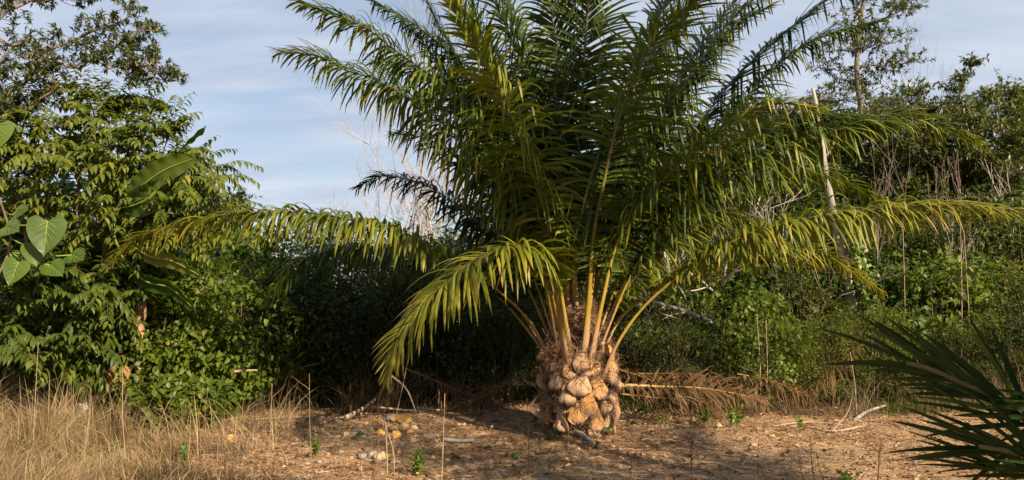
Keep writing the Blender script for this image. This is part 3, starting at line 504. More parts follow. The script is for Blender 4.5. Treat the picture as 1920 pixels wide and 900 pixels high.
tips = [(235,190),(205,205),(160,215),(120,180),(60,190),(20,220),(280,205),(255,235),(325,225),(310,250),(355,300),(408,312),(418,330),(395,360),(405,385),(360,370),(300,300),(340,345),(375,410),(240,270),(200,260),(150,260),(90,240),(40,260),(0,290),(270,330),(220,320),(180,300),(120,300),(60,320),(10,340),(300,385),(250,390),(200,380),(140,370),(90,380),(30,385),(320,430),(270,440),(210,440),(160,430),(100,420),(345,455),(10,420),
        (-20,250),(-20,320),(60,290),(250,360)]
arms = [A(x, y, 9.3 + g.uniform(-.6, .8)) for x, y in tips]
spray_tree('arching_tree', 'bright green small tree on the left with feathery drooping two-ranked leaves below the dark tree', 'tree',
  [[G_(150, 9.8), A(150,600,9.7), A(145,450,9.5), A(150,330,9.4), A(180,230,9.3)], [G_(170, 9.8), A(190,600,9.7), A(240,450,9.5), A(290,340,9.4)], [G_(120, 9.8), A(90,600,9.7), A(50,450,9.5), A(30,300,9.4), A(50,220,9.3)]],
  arms, M['lf_long'], 31, base=G_(150, 9.8), size=(.10, .155), wr=.38, tint=.57, nt=14, nper=14, tl=.55)
tips = [(0,500),(40,520),(90,500),(140,495),(190,505),(30,560),(85,560),(140,550),(200,545),(230,570),(10,610),(60,610),(110,600),(160,600),(215,600),(40,655),(95,650),(150,645),(195,640),(10,680),(70,690),(-20,560),(-20,640),(120,675),(180,685)]
arms = [A(x, y + 15, 8.9 + g.uniform(-.4, .5)) for x, y in tips]
spray_tree('leafy_shrub', 'mid green shrub with long leaflets in rows at the left edge above the dry grass', 'shrub',
  [[G_(60, 9.5), A(60,650,9.4), A(50,560,9.2), A(60,500,9.1)], [G_(120, 9.5), A(130,650,9.4), A(170,570,9.2)], [G_(10, 9.5), A(0,640,9.4), A(-20,540,9.2)]], arms, M['lf_long'], 32, base=G_(60, 9.5), size=(.12, .18), wr=.36, tint=.38, nt=9, nper=13, tl=.5)

# ---- banana plant
bn = thing('banana_plant', 'banana plant with big torn paddle leaves rising out of the left thicket', 'banana plant', G_(205, 9.2))
mb = MB(); mb.tube(path([G_(205, 9.9), A(202,600,9.8), A(200,480,9.5), A(200,400,9.2)], 12), np.linspace(.08, .045, 12), 12); mb.build('pseudostem', plain_mat('banana_stem', [(.3,(.05,.06,.02)),(.7,(.13,.11,.04))], rough=.6, scale=6), bn)
def paddle(ctrl, W, side, seed, tint=.45, fold=.18, tear=.0):
    g = np.random.default_rng(seed); P = path(ctrl, 40); T = unit(np.gradient(P, axis=0)); X = unit(np.asarray(side, float)); X = unit(X[None] - (T @ X)[:, None] * T); Z = np.cross(X, T)
    u = np.linspace(0, 1, 40); st = .28; rel = np.clip((u - st) / (1 - st), 0, 1); w = W * np.where(u > st, np.sin(math.pi * np.clip(rel * .93 + .035, 0, 1)) ** .55, 0); w[-1] = .004
    mb = MB()
    for sg_ in (1, -1):
        rows = []; ww = w * (1 - tear * (g.random(40) < .18) * g.uniform(.2, .7, 40))
        for q in np.linspace(0, 1, 6):
            rip = .014 * np.sin(u * 60 + sg_) * q; rows.append(P + X * (sg_ * ww * q)[:, None] + Z * ((w * q * fold) - w * q ** 2 * fold * 1.4 + rip)[:, None])
        i0 = int(st * 40) - 1; V = np.stack(rows, 1)[i0:]; mb.grid(V if sg_ > 0 else V[:, ::-1], tint)
    o = mb.build('leaf', M['banana'], bn); m2 = MB(); m2.tube(P - Z * .004, np.interp(u, [0, .3, 1], [.022, .014, .003]), 7, .5); m2.build('midrib', M['vein'], o)
top = A(200, 400, 9.2)
paddle([top, A(235,400,9.1), A(290,340,9.0), A(340,280,9.0), A(386,236,8.9)], .105, (.75, -.4, .55), 1, .35, .5)
paddle([top, A(225,385,9.0), A(262,352,8.8), A(310,318,8.65), A(366,296,8.6)], .145, (.25, -.35, .9), 2, .75, .3)
paddle([top, A(220,390,9.1), A(250,385,8.9), A(290,365,8.8), A(340,330,8.8)], .17, (.2, -.5, .85), 7, .30, .3)
paddle([top, A(195,380,9.2), A(185,340,9.1), A(165,290,9.1), A(140,250,9.0)], .16, (.8, -.5, .2), 3, .2, .4)
paddle([top, A(205,370,9.2), A(207,340,9.1), A(195,310,9.0), A(180,280,8.95)], .14, (.9, -.4, .1), 4, .15, .4)
paddle([top, A(240,450,9.1), A(280,480,8.9), A(325,490,8.8), A(378,518,8.7)], .10, (.2, -.5, .8), 5, .95, .3)
paddle([top, A(230,480,9.1), A(270,525,9.0), A(320,540,8.9), A(366,580,8.8)], .12, (.3, -.6, .7), 6, .25, .4, .3)

# ---- big heart leaves, left edge
hp = thing('heart_leaf_plant', 'plant with very large heart shaped green leaves at the far left edge', 'plant', G_(20, 8.3))
mb = MB(); hs = path([G_(-60, 8.3), A(-50,640,8.2), A(-10,530,8.2), A(20,450,8.2), A(-15,330,8.1), A(-30,240,8.1)], 24); mb.tube(hs, np.linspace(.02, .008, 24), 6); mb.build('stem', M['twig'], hp)
def big_heart(px, py, d, S, ydir, tilt, seed, tint, wr=1.0):
    g = np.random.default_rng(seed); c = A(px, py, d); Y = unit([math.sin(R(ydir)), -tilt, -math.cos(R(ydir))]); U = unit(np.array([.25, -.9, .45])); X = unit(np.cross(Y, U)); Z = np.cross(X, Y)
    rows = [(-.16, .06, .30), (-.10, .0, .42), (0, 0, .49), (.15, .15, .52), (.32, .32, .49), (.5, .5, .42), (.68, .68, .31), (.84, .84, .17), (.95, .95, .06), (1.06, 1.06, .0)]
    V = np.zeros((len(rows), 11, 3))
    for i, (ye, yc, wd) in enumerate(rows):
        for j, q in enumerate(np.linspace(-1, 1, 11)):
            yy = yc + (ye - yc) * abs(q) ** .5; xx = q * wd * wr; zz_ = .05 * abs(q) - .10 * yy ** 2 - .12 * xx ** 2 + .012 * math.sin(9 * yy + 3 * abs(q)); V[i, j] = c + S * (xx * X + (yy - .25) * Y + zz_ * Z)
    mb = MB(); mb.grid(V, tint); o = mb.build('leaf', M['heart'], hp)
    m2 = MB(); m2.tube(V[2:, 5] + Z * .003 * S, np.linspace(.009, .002, 8) * S / .4, 5)
    for i, k in ((2, 2), (2, 4), (3, 5), (4, 6), (5, 7)):
        for e in (1, 9): m2.tube(np.array([V[i, 5], (V[i, 5] + V[k, e]) / 2 + Z * .008, V[k, e]]) + Z * .003 * S, [.005 * S / .4, .003 * S / .4, .001], 4)
    st = V[2, 5]; cp = hs[np.linalg.norm(hs - st, axis=1).argmin()]; m2.tube(path([cp, (cp + st) / 2 - UP * .03, st], 6), [.008] * 6, 5); m2.build('vein', M['vein'], o)
for i, a in enumerate([(87,430,8.0,.42,4,.25,.45),(66,468,8.1,.30,20,.4,.75),(30,502,8.0,.29,-12,.3,.8),(100,502,8.1,.27,60,.5,.5),(15,428,8.0,.30,80,.6,.7),(-4,245,7.9,.33,10,.3,.9),(140,480,8.3,.28,75,.7,.4),(35,398,8.4,.26,100,.6,.9)]):
    big_heart(a[0], a[1], a[2], a[3] * .86, a[4], a[5], i, a[6] * .7)

# ---- shrub prototypes, copied
def shrub_meshes(kind, seed, rx=.9, h=2.2, n=95, per=60, size=(.05, .08), wr=.5, tpl='lance', mat='lf_small', tint=.4, up=.0, cl=.14, z0=.12, droop=.2):
    g = np.random.default_rng(seed); mb = MB(); lv = Leaves()
    for i in range(7):
        a = g.uniform(0, 6.28); e = np.array([math.cos(a) * rx * .55, math.sin(a) * rx * .55, h * g.uniform(.6, .95)]); mb.tube(path([[e[0] * .15, e[1] * .15, -.1], e * [.4, .4, .5], e], 8), np.linspace(.02, .006, 8), 4, cap=False)
    for i in range(n):
        d = rdir(g); rr = g.uniform(.45, 1.0) ** .5; c = np.array([d[0] * rx * rr, d[1] * rx * rr, z0 + (h - z0) * (.5 + .5 * d[2] * rr)]) + g.normal(0, .07, 3); c[2] = max(c[2], .05)
        ctint = tint + g.normal(0, .16); m = int(per * g.uniform(.6, 1.4)); o = unit([c[0] / rx, c[1] / rx, (c[2] - h / 2) / h])
        P = c + g.normal(0, cl, (m, 3)) * [1, 1, .75]; Y = o[None] * .5 + rdir(g, m) * 1.0 + UP * (up - droop); U = UP * .7 + o * .4 + rdir(g, m) * .6
        lv.add(P, Y, U, g.uniform(*size, m), wr * g.uniform(.8, 1.2, m), np.clip(ctint + g.normal(0, .13, m), 0, .93) + (g.random(m) < .01) * .5)
        mb.tube(path([[c[0] * .3, c[1] * .3, max(0, c[2] * .55)], c * [.8, .8, .85], c + o * .15], 5), np.linspace(.006, .002, 5), 3, cap=False)
    sm = mb.data('stem'); sm.materials.append(M['twig']); ml = MB(); lv.into(ml, tpl); fm = ml.data('foliage'); fm.materials.append(M[mat]); return sm, fm
def upright_meshes(seed, h=2.2, ns=9, size=(.14, .22), mat='lf_broad', tint=.5):
    """upright stems carrying rosettes of long obovate leaves pointing up"""
    g = np.random.default_rng(seed); mb = MB(); lv = Leaves()
    for i in range(ns):
        a = g.uniform(0, 6.28); r = g.uniform(.1, .6); hh = h * g.uniform(.55, 1); P = path([[.15 * math.cos(a), .15 * math.sin(a), -.1], [r * .6 * math.cos(a), r * .6 * math.sin(a), hh * .5], [r * math.cos(a), r * math.sin(a), hh]], 16); mb.tube(P, np.linspace(.014, .005, 16), 5)
        n = int(34 * hh / 2.2); t = g.uniform(.3, 1, n); q = np.stack([np.interp(t, np.linspace(0, 1, 16), P[:, k]) for k in range(3)], -1); az = g.uniform(0, 6.28, n)
        out = np.stack([np.cos(az), np.sin(az), np.zeros(n)], -1); lv.add(q, out * .55 + UP * g.uniform(.5, 1.3, n)[:, None], UP * .5 - out * .6, g.uniform(*size, n), .27, np.clip(tint + g.normal(0, .15, n), 0, 1))
    sm = mb.data('stem'); sm.materials.append(M['twig']); ml = MB(); lv.into(ml, 'oval'); fm = ml.data('foliage'); fm.materials.append(M[mat]); return sm, fm
K = {
 'vine': [shrub_meshes('vine', s, size=(.055, .105), wr=.75, tpl='heart', mat='lf_vine', tint=.52, n=88, per=38, droop=.5, h=2.0) for s in (1, 2, 3)],
 'small': [shrub_meshes('small', s, size=(.045, .075), wr=.45, n=100, per=72, tint=.42) for s in (4, 5, 6)],
 'fine': [shrub_meshes('fine', s, size=(.05, .085), wr=.26, mat='lf_small', n=100, per=72, tint=.62, droop=-.1) for s in (7, 8)],
 'dark': [shrub_meshes('dark', s, size=(.07, .12), wr=.42, tpl='long', mat='lf_small', n=110, per=42, tint=.30) for s in (9, 10)],
 'yel': [shrub_meshes('yel', s, size=(.05, .085), wr=.30, mat='lf_long', n=110, per=55, tint=.62, droop=-.25, cl=.13) for s in (11, 12)],
 'up': [upright_meshes(s) for s in (13, 14, 15)],
}
H0 = {'vine': 2.0, 'small': 2.2, 'fine': 2.2, 'dark': 2.2, 'yel': 2.2, 'up': 2.2}
GRP = {'vine': 'vine covered bushes', 'small': 'small leaved bushes of the thicket', 'fine': 'fine leaved bushes of the thicket', 'dark': 'long leaved bushes of the thicket', 'yel': 'yellow green bushes of the thicket', 'up': 'upright leafy stems in the thicket'}
g = np.random.default_rng(404); cnt = 0
def shrub(px, d, top, kind, label, wsc=1.0, rx=None):
    global cnt
    b = G_(px, d); h = at(px, top, d)[2] - b[2]; s = h / H0[kind]; dd_ = 1; ms = K[kind][cnt % len(K[kind])]; cnt += 1; w_ = wsc * min(max(s, .55), 1.35)
    o = thing({'up': 'leafy_plant'}.get(kind, 'shrub'), label, 'plant' if kind == 'up' else 'shrub', b, GRP[kind])
    o.rotation_euler = (0, 0, g.uniform(0, 6.28)); o.scale = (w_, w_, s)
    for me, nm in zip(ms, ('stem', 'foliage')):
        c = bpy.data.objects.new(nm, me); COL.objects.link(c); c.parent = o
    return o
S = [
 # front row, left
 (20,10.4,560,'dark','dark shrub in the shade at the far left behind the row leaved shrub',1.0),
 (120,10.5,600,'dark','dark shrub above the hanging brown leaves at the left',1.0),
 (215,10.4,500,'vine','vine draped bush around the pale splintered stump',.8),
 (290,10.2,530,'vine','bright vine covered bush just right of the splintered stump',.9),
 (375,10.7,520,'vine','heart leaved vine bush beneath the long drooping left frond',.9),
 (450,11.2,500,'vine','vine bush at the edge of the palm shadow',.9),
 (525,11.7,490,'small','small leaved bush under the middle of the long left frond',1.0),
 (605,12.0,480,'dark','shadowed bush behind the dark hanging frond at left',1.0),
 (690,12.2,500,'small','shaded bush behind the pile of orange stones',1.0),
 (775,12.3,500,'dark','shaded bush behind the arching yellow frond',1.0),
 (860,12.2,520,'small','small leaved bush behind the tip of the dry twigs left of the palm',1.0),
 (945,12.0,530,'small','bush with glinting leaves just left of the palm trunk',1.0),
 (1030,12.2,520,'small','bush hidden mostly behind the palm trunk',1.0),
 (330,9.75,712,'weed_','',1),
 (50,10.9,330,'dark','tall dark bush behind the big heart leaves at the left edge',.9),
 (130,10.8,350,'vine','vine tangle inside the arching tree left of the banana stem',.8),
 (215,10.7,400,'dark','dark bush behind the banana stem',.8),
 (290,10.6,420,'vine','vine bush behind the hanging banana leaf',.7),
 (-30,10.6,420,'dark','dark bush at the left margin behind the row leaved shrub',.9),
 (165,9.9,600,'dark','low dark bush over the crisp hanging leaves',.8),
 (1225,12.6,520,'vine','vine bush behind the pale leaning branch',.8),
 (1370,12.8,500,'vine','vine bush under the second lowest right frond',.9),
 (1500,12.9,500,'fine','bush lit at its top left of the broken pale trunk',.9),
 (1750,12.8,480,'vine','vine bush in the sun behind the near dark frond',.9),
 (1900,12.4,500,'yel','yellowish bush by the right edge under the grey twigs',.9),
 # front row, right
 (1190,11.9,590,'small','glossy dark bush just right of the palm trunk',1.0),
 (1265,11.9,600,'fine','low bush above the fallen dry frond',1.0),
 (1345,12.0,590,'small','bush at the end of the pale leaning branch',1.0),
 (1415,12.0,560,'vine','round leaved bush lit yellow green right of the fallen frond',.9),
 (1485,12.2,600,'yel','yellow green bush left of the foot of the broken pale trunk',1.0),
 (1560,12.1,590,'yel','yellow green bush in front of the broken pale trunk',1.0),
 (1630,12.2,560,'yel','yellow green bush between the broken trunk and the dark near frond',1.0),
 (1705,12.3,600,'fine','fine leaved bush behind the tip of the dark near frond',1.0),
 (1780,12.0,600,'fine','bush behind the upright leaflets of the dark near frond',1.0),
 (1860,11.8,590,'yel','tangled bush at the right edge behind the dark near frond',1.0),
 (1940,11.6,560,'dark','dark bush cut by the right edge',1.0),
 # second row
 (-40,12.5,400,'dark','dark bush cut by the left edge behind the big heart leaves',1.4),
 (90,12.5,440,'small','bush behind the banana plant stem',1.2),
 (250,12.8,440,'dark','bush behind the banana leaves',1.2),
 (350,13.0,440,'vine','sunlit bush under the tip half of the long left frond',1.1),
 (440,13.5,432,'vine','sunlit bush below the small far tree',1.1),
 (540,14.0,436,'small','bush whose top shows under the crest of the long left frond',1.2),
 (650,14.2,440,'fine','bush top below the bare pale trees, left of the stiff leaved plant',1.2),
 (750,14.0,445,'small','bush at the feet of the bare pale trees',1.2),
 (850,13.8,450,'dark','bush below the stiff leaved plant left of the palm crown',1.2),
 (940,13.6,430,'small','bush seen through the left petioles of the palm',1.2),
 (1030,13.8,420,'small','bush seen between the central petioles of the palm',1.2),
 (1140,14,430,'fine','bush seen through the right petioles of the palm',1.2),
 (1230,14.2,450,'small','bush behind the pale leaning branch',1.2),
 (1320,14,430,'fine','bush behind the thin pale trunks right of the palm',1.2),
 (1410,14.2,400,'dark','bush beneath the low right fronds of the palm',1.2),
 (1500,14.4,400,'small','bush left of the broken pale trunk, behind the low right fronds',1.2),
 (1590,14.6,390,'small','bush behind the broken pale trunk',1.2),
 (1680,14.3,400,'fine','bush under the tip of the second lowest right frond',1.2),
 (1770,14.2,390,'small','bush under the long lowest right frond near its tip',1.2),
 (1850,14.0,400,'yel','bush below the tip of the long right frond',1.2),
 (1930,13.8,380,'dark','tall bush cut by the right edge under the long frond tip',1.2),
 # third row, taller
 (860,16,395,'up','stiff upright leaved plant left of the palm against the bare trees',.9),
 (820,15.5,405,'up','upright leaved plant at the feet of the bare trees',.8),
 (1200,17,360,'small','tall bush behind the right half of the palm crown',1.6),
 (1330,17.5,310,'fine','tall bush behind the low right fronds and right of the palm heart',1.7),
 (1450,17.5,300,'small','tall bush between the right fronds and the slender tree',1.7),
 (1560,17.5,300,'fine','tall bush beside the upper end of the broken pale trunk',1.7),
 (1680,17,320,'small','tall bush under the crown of the slender right tree',1.7),
 (1780,17,320,'dark','tall bush below the airy right tree',1.7),
 (1890,16.5,290,'small','tall bush at the right edge below the red leaved twigs',1.7),
 (1000,17,380,'small','tall bush behind the left half of the palm crown',1.6),
 (1250,18.5,300,'fine','very tall bush behind the palm right of its heart',1.9),
 (1390,18.5,250,'small','very tall bush behind the middle right fronds',1.9),
 (1510,18.5,240,'fine','very tall bush left of the top of the snapped trunk',1.9),
 (1590,18.8,250,'small','very tall bush between the snapped trunk and the slender tree',1.8),
 (1700,18,240,'fine','very tall bush between the slender tree and the airy tree',1.8),
 (1840,17.5,230,'small','very tall bush between the airy tree and the reddish one',1.8),
 (1930,17,230,'fine','very tall bush at the right edge of the wood',1.8),
 # upright plants
 (1690,13.2,455,'up','cluster of upright pale green leaves above the dark near frond tip',1.0),
 (1660,12.8,500,'up','upright leaved plant right of the vine on the broken trunk',.9),
 (1730,12.9,520,'up','upright leaved plant behind the near frond leaflets',.9),
 (1845,13.0,480,'up','upright leaved plant near the right edge',.9),
 (1310,12.2,500,'up','broad leaved plant around the thin pale trunk right of the palm',.8),
 (1540,13.3,500,'up','upright leaved plant left of the broken pale trunk',.8),
]
for s_ in S:
    if s_[3] != 'weed_': shrub(*s_)

# ---- trees at the right and behind
def cloud(cx, cy, rx, ry, d, n, r, seed, dz=.8):
    g = np.random.default_rng(seed); out = []
    for i in range(n):
        a = g.uniform(0, 6.28); q = g.random() ** .5; out.append((A(cx + rx * q * math.cos(a), cy + ry * q * math.sin(a), d + g.uniform(-dz, dz)), r * g.uniform(.75, 1.25)))
    return out
tree('slender_tree', 'tall slender tree with an airy crown reaching the top edge right of the palm', 'tree', G_(1612, 17), [G_(1612, 17), A(1614,420,17), A(1618,250,17), A(1606,120,17), A(1622,-20,17), A(1640,-110,17)],
     cloud(1620,320,110,90,17,24,.55,1) + cloud(1620,215,95,55,17,15,.5,2) + cloud(1618,110,90,60,17,16,.46,3) + cloud(1650,30,70,50,17,9,.42,4) + cloud(1650,-50,80,40,17,6,.5,5), 'lance', M['lf_pale'], M['bark'], 41, r0=.10, r1=.03, twigs=13, per=14, size=(.07,.12), wr=.36, tint=.45, limb=.022, tw=.008, whorl=True)
tree('airy_tree', 'dark airy tree with a sprig poking above its crown near the right edge', 'tree', G_(1790, 16), [G_(1790, 16), A(1795,420,16), A(1800,300,16), A(1790,220,16), A(1815,130,16)],
     cloud(1770,320,110,90,16,26,.5,6) + cloud(1760,240,70,50,16,13,.42,7) + [(A(1775,165,16),.30),(A(1800,150,16),.28),(A(1825,118,16),.25),(A(1785,190,16),.3),(A(1740,205,16),.3)], 'lance', M['lf_tree'], M['bark'], 42, r0=.09, r1=.02, twigs=15, per=12, size=(.08,.13), wr=.4, tint=.5, limb=.02, tw=.008)
tree('airy_tree', 'loose crowned tree with some reddish leaves at the right edge', 'tree', G_(1900, 15.5), [G_(1900, 15.5), A(1895,430,15.5), A(1880,300,15.5), A(1885,200,15.5)],
     cloud(1870,290,85,85,15.5,24,.45,8) + cloud(1880,210,60,35,15.5,11,.34,9) + [(A(1915,190,15.5),.3),(A(1905,165,15.5),.15),(A(1850,175,15.5),.22)] + cloud(1920,380,60,50,15.5,8,.45,10), 'lance', M['lf_pale'], M['bark'], 43, r0=.08, r1=.02, twigs=14, per=11, size=(.08,.13), wr=.4, tint=.6, limb=.018, tw=.007)
tree('background_tree', 'leafy tree filling the gap behind the low right fronds of the palm', 'tree', G_(1480, 19), [G_(1480, 19), A(1480,400,19), A(1470,260,19)],
     cloud(1480,300,130,100,19,34,.65,12) , 'lance', M['lf_pale'], M['bark'], 44, twigs=14, per=13, size=(.09,.14), wr=.4, tint=.3, limb=.02, tw=.008)
tree('background_tree', 'leafy tree behind the heart of the palm crown', 'tree', G_(1180, 20), [G_(1180, 20), A(1180,400,20), A(1190,230,20)],
     cloud(1190,320,140,90,20,24,.7,13), 'lance', M['lf_small'], M['bark'], 45, twigs=14, per=13, size=(.09,.14), wr=.4, tint=.5, limb=.02, tw=.008)
tree('background_tree', 'leafy tree behind the left half of the palm crown', 'tree', G_(980, 19), [G_(980, 19), A(985,420,19), A(980,300,19)],
     cloud(985,370,80,70,19,14,.6,14), 'lance', M['lf_small'], M['bark'], 46, twigs=14, per=13, size=(.09,.14), wr=.4, tint=.5, limb=.02, tw=.008)
tree('far_tree', 'small far tree poking over the thicket above the long left frond', 'tree', G_(450, 32), [G_(450, 32), A(450,460,32), A(452,400,32)],
     cloud(452,385,30,18,32,9,.6,15) + cloud(430,405,60,20,32,9,.6,16), 'dot', M['lf_far'], M['bark'], 47, twigs=13, per=12, size=(.12,.2), wr=.5, limb=.03, tw=.012, tint=.4)
tree('far_tree', 'distant green tree top left of the small far tree, behind the arching tree', 'tree', G_(330, 30), [G_(330, 30), A(330,470,30), A(330,420,30)],
     cloud(340,415,90,25,30,14,.7,17), 'dot', M['lf_far'], M['bark'], 48, twigs=13, per=12, size=(.12,.2), wr=.5, limb=.03, tw=.012, tint=.5)
# far wood beyond: one mass closing the horizon
g = np.random.default_rng(90); lv = Leaves()
for i in range(900):
    x = g.uniform(-75, 75); y = 46 + g.uniform(-6, 8); top = 4.6 + 2.0 * float(vnoise(x * .13 + 3, 2.2)) + (1.6 if x > 12 else 0); z = g.uniform(.2, 1) ** .8 * top; m = 45
    lv.add(np.array([x, y, z]) + g.normal(0, .5, (m, 3)), rdir(g, m) - UP * .2, UP + rdir(g, m) * .7, g.uniform(.25, .42, m), .55, np.clip(.4 + g.normal(0, .15) + g.normal(0, .1, m), 0, 1))
ml = MB(); lv.into(ml, 'dot'); tag(ml.build('far_wood', M['lf_far']), 'low line of distant trees closing the view behind the thicket', 'far wood', kind='stuff')

# ---- bare pale trees and dead wood
def branchy(mb, p, d, ln, r, lvl, g, up=.25, spread=.55, kink=.16):
    n = 6; P = [p]; dd = d
    for i in range(n): dd = unit(dd + g.normal(0, kink, 3) + UP * up * .12); P.append(P[-1] + dd * ln / n)
    P = np.array(P); mb.tube(P, np.linspace(r * 1.35, r * .95, n + 1), 6 if lvl > 2 else 3, cap=False)
    if lvl == 0: return
    for i in range(3 if lvl > 1 else 3):
        k = g.integers(2, n + 1) if i else n; nd = unit(dd + g.normal(0, spread, 3) + UP * up); branchy(mb, P[k], nd, ln * g.uniform(.55, .78), r * (.34 if lvl > 4 else .55), lvl - 1, g, up, spread, kink)
def bare(label, px, d, top, lvl, seed, r=.09, lean=0.0, mat='palebark', name='bare_tree', spread=.55, up=.25, frac=.42, nst=1):
    g = np.random.default_rng(seed); b = G_(px, d); H = at(px, top, d)[2] - b[2]; o = thing(name, label, 'bare tree', b); mb = MB()
    for s in range(nst): branchy(mb, b + np.array([s * .3 - .15 * (nst - 1), 0, -.1]), unit([lean + g.normal(0, .05), 0, 1]), H * frac, r, lvl, g, up, spread, .06)
    mb.build('trunk', M[mat], o, smooth=True); return o
bare('bare pale tree leaning left with the widest web of twigs, behind the drooping dark frond', 752, 26, 290, 6, 1, r=.065, lean=-.1, spread=.38, frac=.38)
bare('straight bare pale tree rising tallest left of the palm crown', 778, 26, 240, 6, 2, r=.085, lean=-.04, frac=.5, spread=.4)
bare('bare pale tree with forked stem just left of the palm crown', 800, 25, 300, 5, 3, r=.09, lean=.04)
bare('thin bare pale tree between the other bare ones and the palm', 728, 27, 330, 5, 4, r=.06, lean=-.06, frac=.38)
bare('faint bare tree farthest left above the long frond', 668, 38, 360, 5, 5, r=.05, lean=-.03, frac=.38)
bare('bare pale tree partly hidden by the palm fronds on the left', 840, 23, 330, 5, 6, r=.10, lean=.10)
bare('bare pale tree showing its twigs through the top left of the palm crown', 935, 26, 60, 6, 7, r=.09, lean=.02, frac=.45, spread=.35)
bare('bleached slim trunk seen between the right petioles of the palm', 1185, 15.5, 330, 4, 8, r=.05, lean=-.02)
bare('paler thin trunk right of the palm petioles with twiggy head', 1262, 15, 330, 4, 9, r=.06, lean=.03)
bare('slim straight pale trunk standing right of the leaning branch', 1325, 13.2, 360, 3, 10, r=.06, lean=.0)
bare('brown slim trunk under the second lowest right frond', 1473, 13.0, 380, 3, 11, r=.035, lean=.02, mat='bark')
bare('bare twiggy tree rising beyond the slender tree at the top right', 1675, 19, 20, 5, 12, r=.04, lean=.04, mat='bark', frac=.40, spread=.34)
bare('bare twiggy stems behind the long right frond tip', 1800, 15, 420, 5, 13, r=.03, lean=.1, spread=.8, name='bare_shrub', nst=2)
bare('bare twiggy stems behind the low right fronds', 1700, 15.2, 420, 5, 14, r=.03, lean=-.1, spread=.8, name='bare_shrub', nst=2)
bare('dead tangle of pale stems in the bush right of the trunk', 1240, 13, 450, 5, 15, r=.035, lean=.15, spread=.9, name='bare_shrub', nst=2)
bare('grey twiggy stems at the right edge below the reddish tree', 1890, 14.5, 400, 5, 16, r=.03, lean=.0, spread=.8, name='bare_shrub', nst=2)
# snapped pale trunk
st = thing('snapped_tree', 'tall snapped pale grey trunk leaning left behind the right fronds', 'dead trunk', G_(1612, 13))
mb = MB(); P = path([G_(1612,13,-.1), A(1600,590,13), A(1583,500,13), A(1566,420,13), A(1548,330,13), A(1537,240,13), A(1524,165,13)], 40); g = np.random.default_rng(3)
r = np.interp(np.linspace(0, 1, 40), [0, .5, .95, 1], [.105, .075, .04, .028]) * (1 + .06 * g.normal(0, 1, 40)); mb.tube(P, r, 12); so = mb.build('trunk', M['deadwood'], st)
mb = MB(); mb.tube(path([P[30], P[30] + [.12, -.05, .18], P[30] + [.2, -.08, .4]], 6), np.linspace(.03, .008, 6), 6); mb.tube(path([P[33], P[33] + [-.1, .0, .15], P[33] + [-.28, 0, .22]], 6), np.linspace(.025, .006, 6), 6); mb.build('broken_limb', M['deadwood'], st)
vn = thing('climbing_vine', 'bright green vine climbing the right side of the snapped pale trunk', 'vine', G_(1622, 12.8)); mb = MB(); mb.tube(path([G_(1622,12.8), A(1610,560,12.8), A(1592,470,12.8), A(1580,400,12.8)], 14), .008, 5); mb.build('stem', M['twig'], vn); lv = Leaves(); g = np.random.default_rng(6)
for i in range(420):
    t = g.random(); p = path([A(1640,640,12.75), A(1612,560,12.8), A(1593,470,12.8), A(1580,400,12.8)], 30)[int(t * 29)]; w_ = .07 + .10 * (1 - t); lv.add(p + np.array([abs(g.normal(0, w_)) + .02, -.08 + g.normal(0, .08), g.normal(0, .1)]), rdir(g) - UP * .8, -SUN_H[0] * 0 + np.array([.3, -1, .4]), g.uniform(.05, .085), .8, g.uniform(.4, 1))
ml = MB(); lv.into(ml, 'heart'); ml.build('foliage', M['weed'], vn)
# leaning pale branch
lb = thing('fallen_branch', 'forked pale dead branch leaning across the bushes right of the palm', 'branch', A(1330,620,12)); mb = MB()
mb.tube(path([A(1160,552,11.9), A(1225,566,11.9), A(1290,585,11.9), A(1330,602,12), A(1360,615,12.1)], 16), np.linspace(.022, .035, 16), 7)
for a_, b_, c_ in (((1225,566),(1210,548),(1185,505)), ((1265,578),(1285,560),(1260,520)), ((1250,572),(1235,585),(1275,598)), ((1290,585),(1262,590),(1240,600)), ((1205,560),(1195,530),(1215,480))): mb.tube(path([A(*a_,11.9), A(*b_,11.85), A(*c_,11.8)], 8), np.linspace(.014, .004, 8), 5)
mb.build('branch', M['deadwood'], lb)
# splintered stump in the vines and hanging dead leaves
sp_ = thing('broken_stump', 'orange tan splintered stump sticking out of the vines at the left', 'stump', G_(262, 9.25)); mb = MB(); g = np.random.default_rng(8)
P = path([G_(262,9.8,-.05), A(261,690,9.8), A(259,615,9.75), A(264,588,9.7), A(266,562,9.7)], 18); mb.tube(P, np.interp(np.linspace(0,1,18),[0,.7,.9,1],[.05,.06,.07,.045]) * (1 + .15 * g.normal(0,1,18)), 8); mb.build('trunk', plain_mat('splintered_wood', [(.35,(.20,.10,.05)),(.6,(.48,.27,.15))], scale=9, bump=.6, stretch=(3,3,.6)), sp_)
sp2 = thing('stump', 'short orange stump under the hanging brown leaves at the left', 'stump', G_(138, 9.3)); mb = MB(); mb.tube(path([G_(134,9.3,-.05), A(132,725,9.3), A(142,690,9.3)], 8), [.05,.045,.04,.045,.04,.035,.03,.03], 8); mb.build('trunk', plain_mat('orange_wood', [(.35,(.16,.07,.025)),(.6,(.42,.22,.07))], scale=9, bump=.6, stretch=(3,3,.6)), sp2)
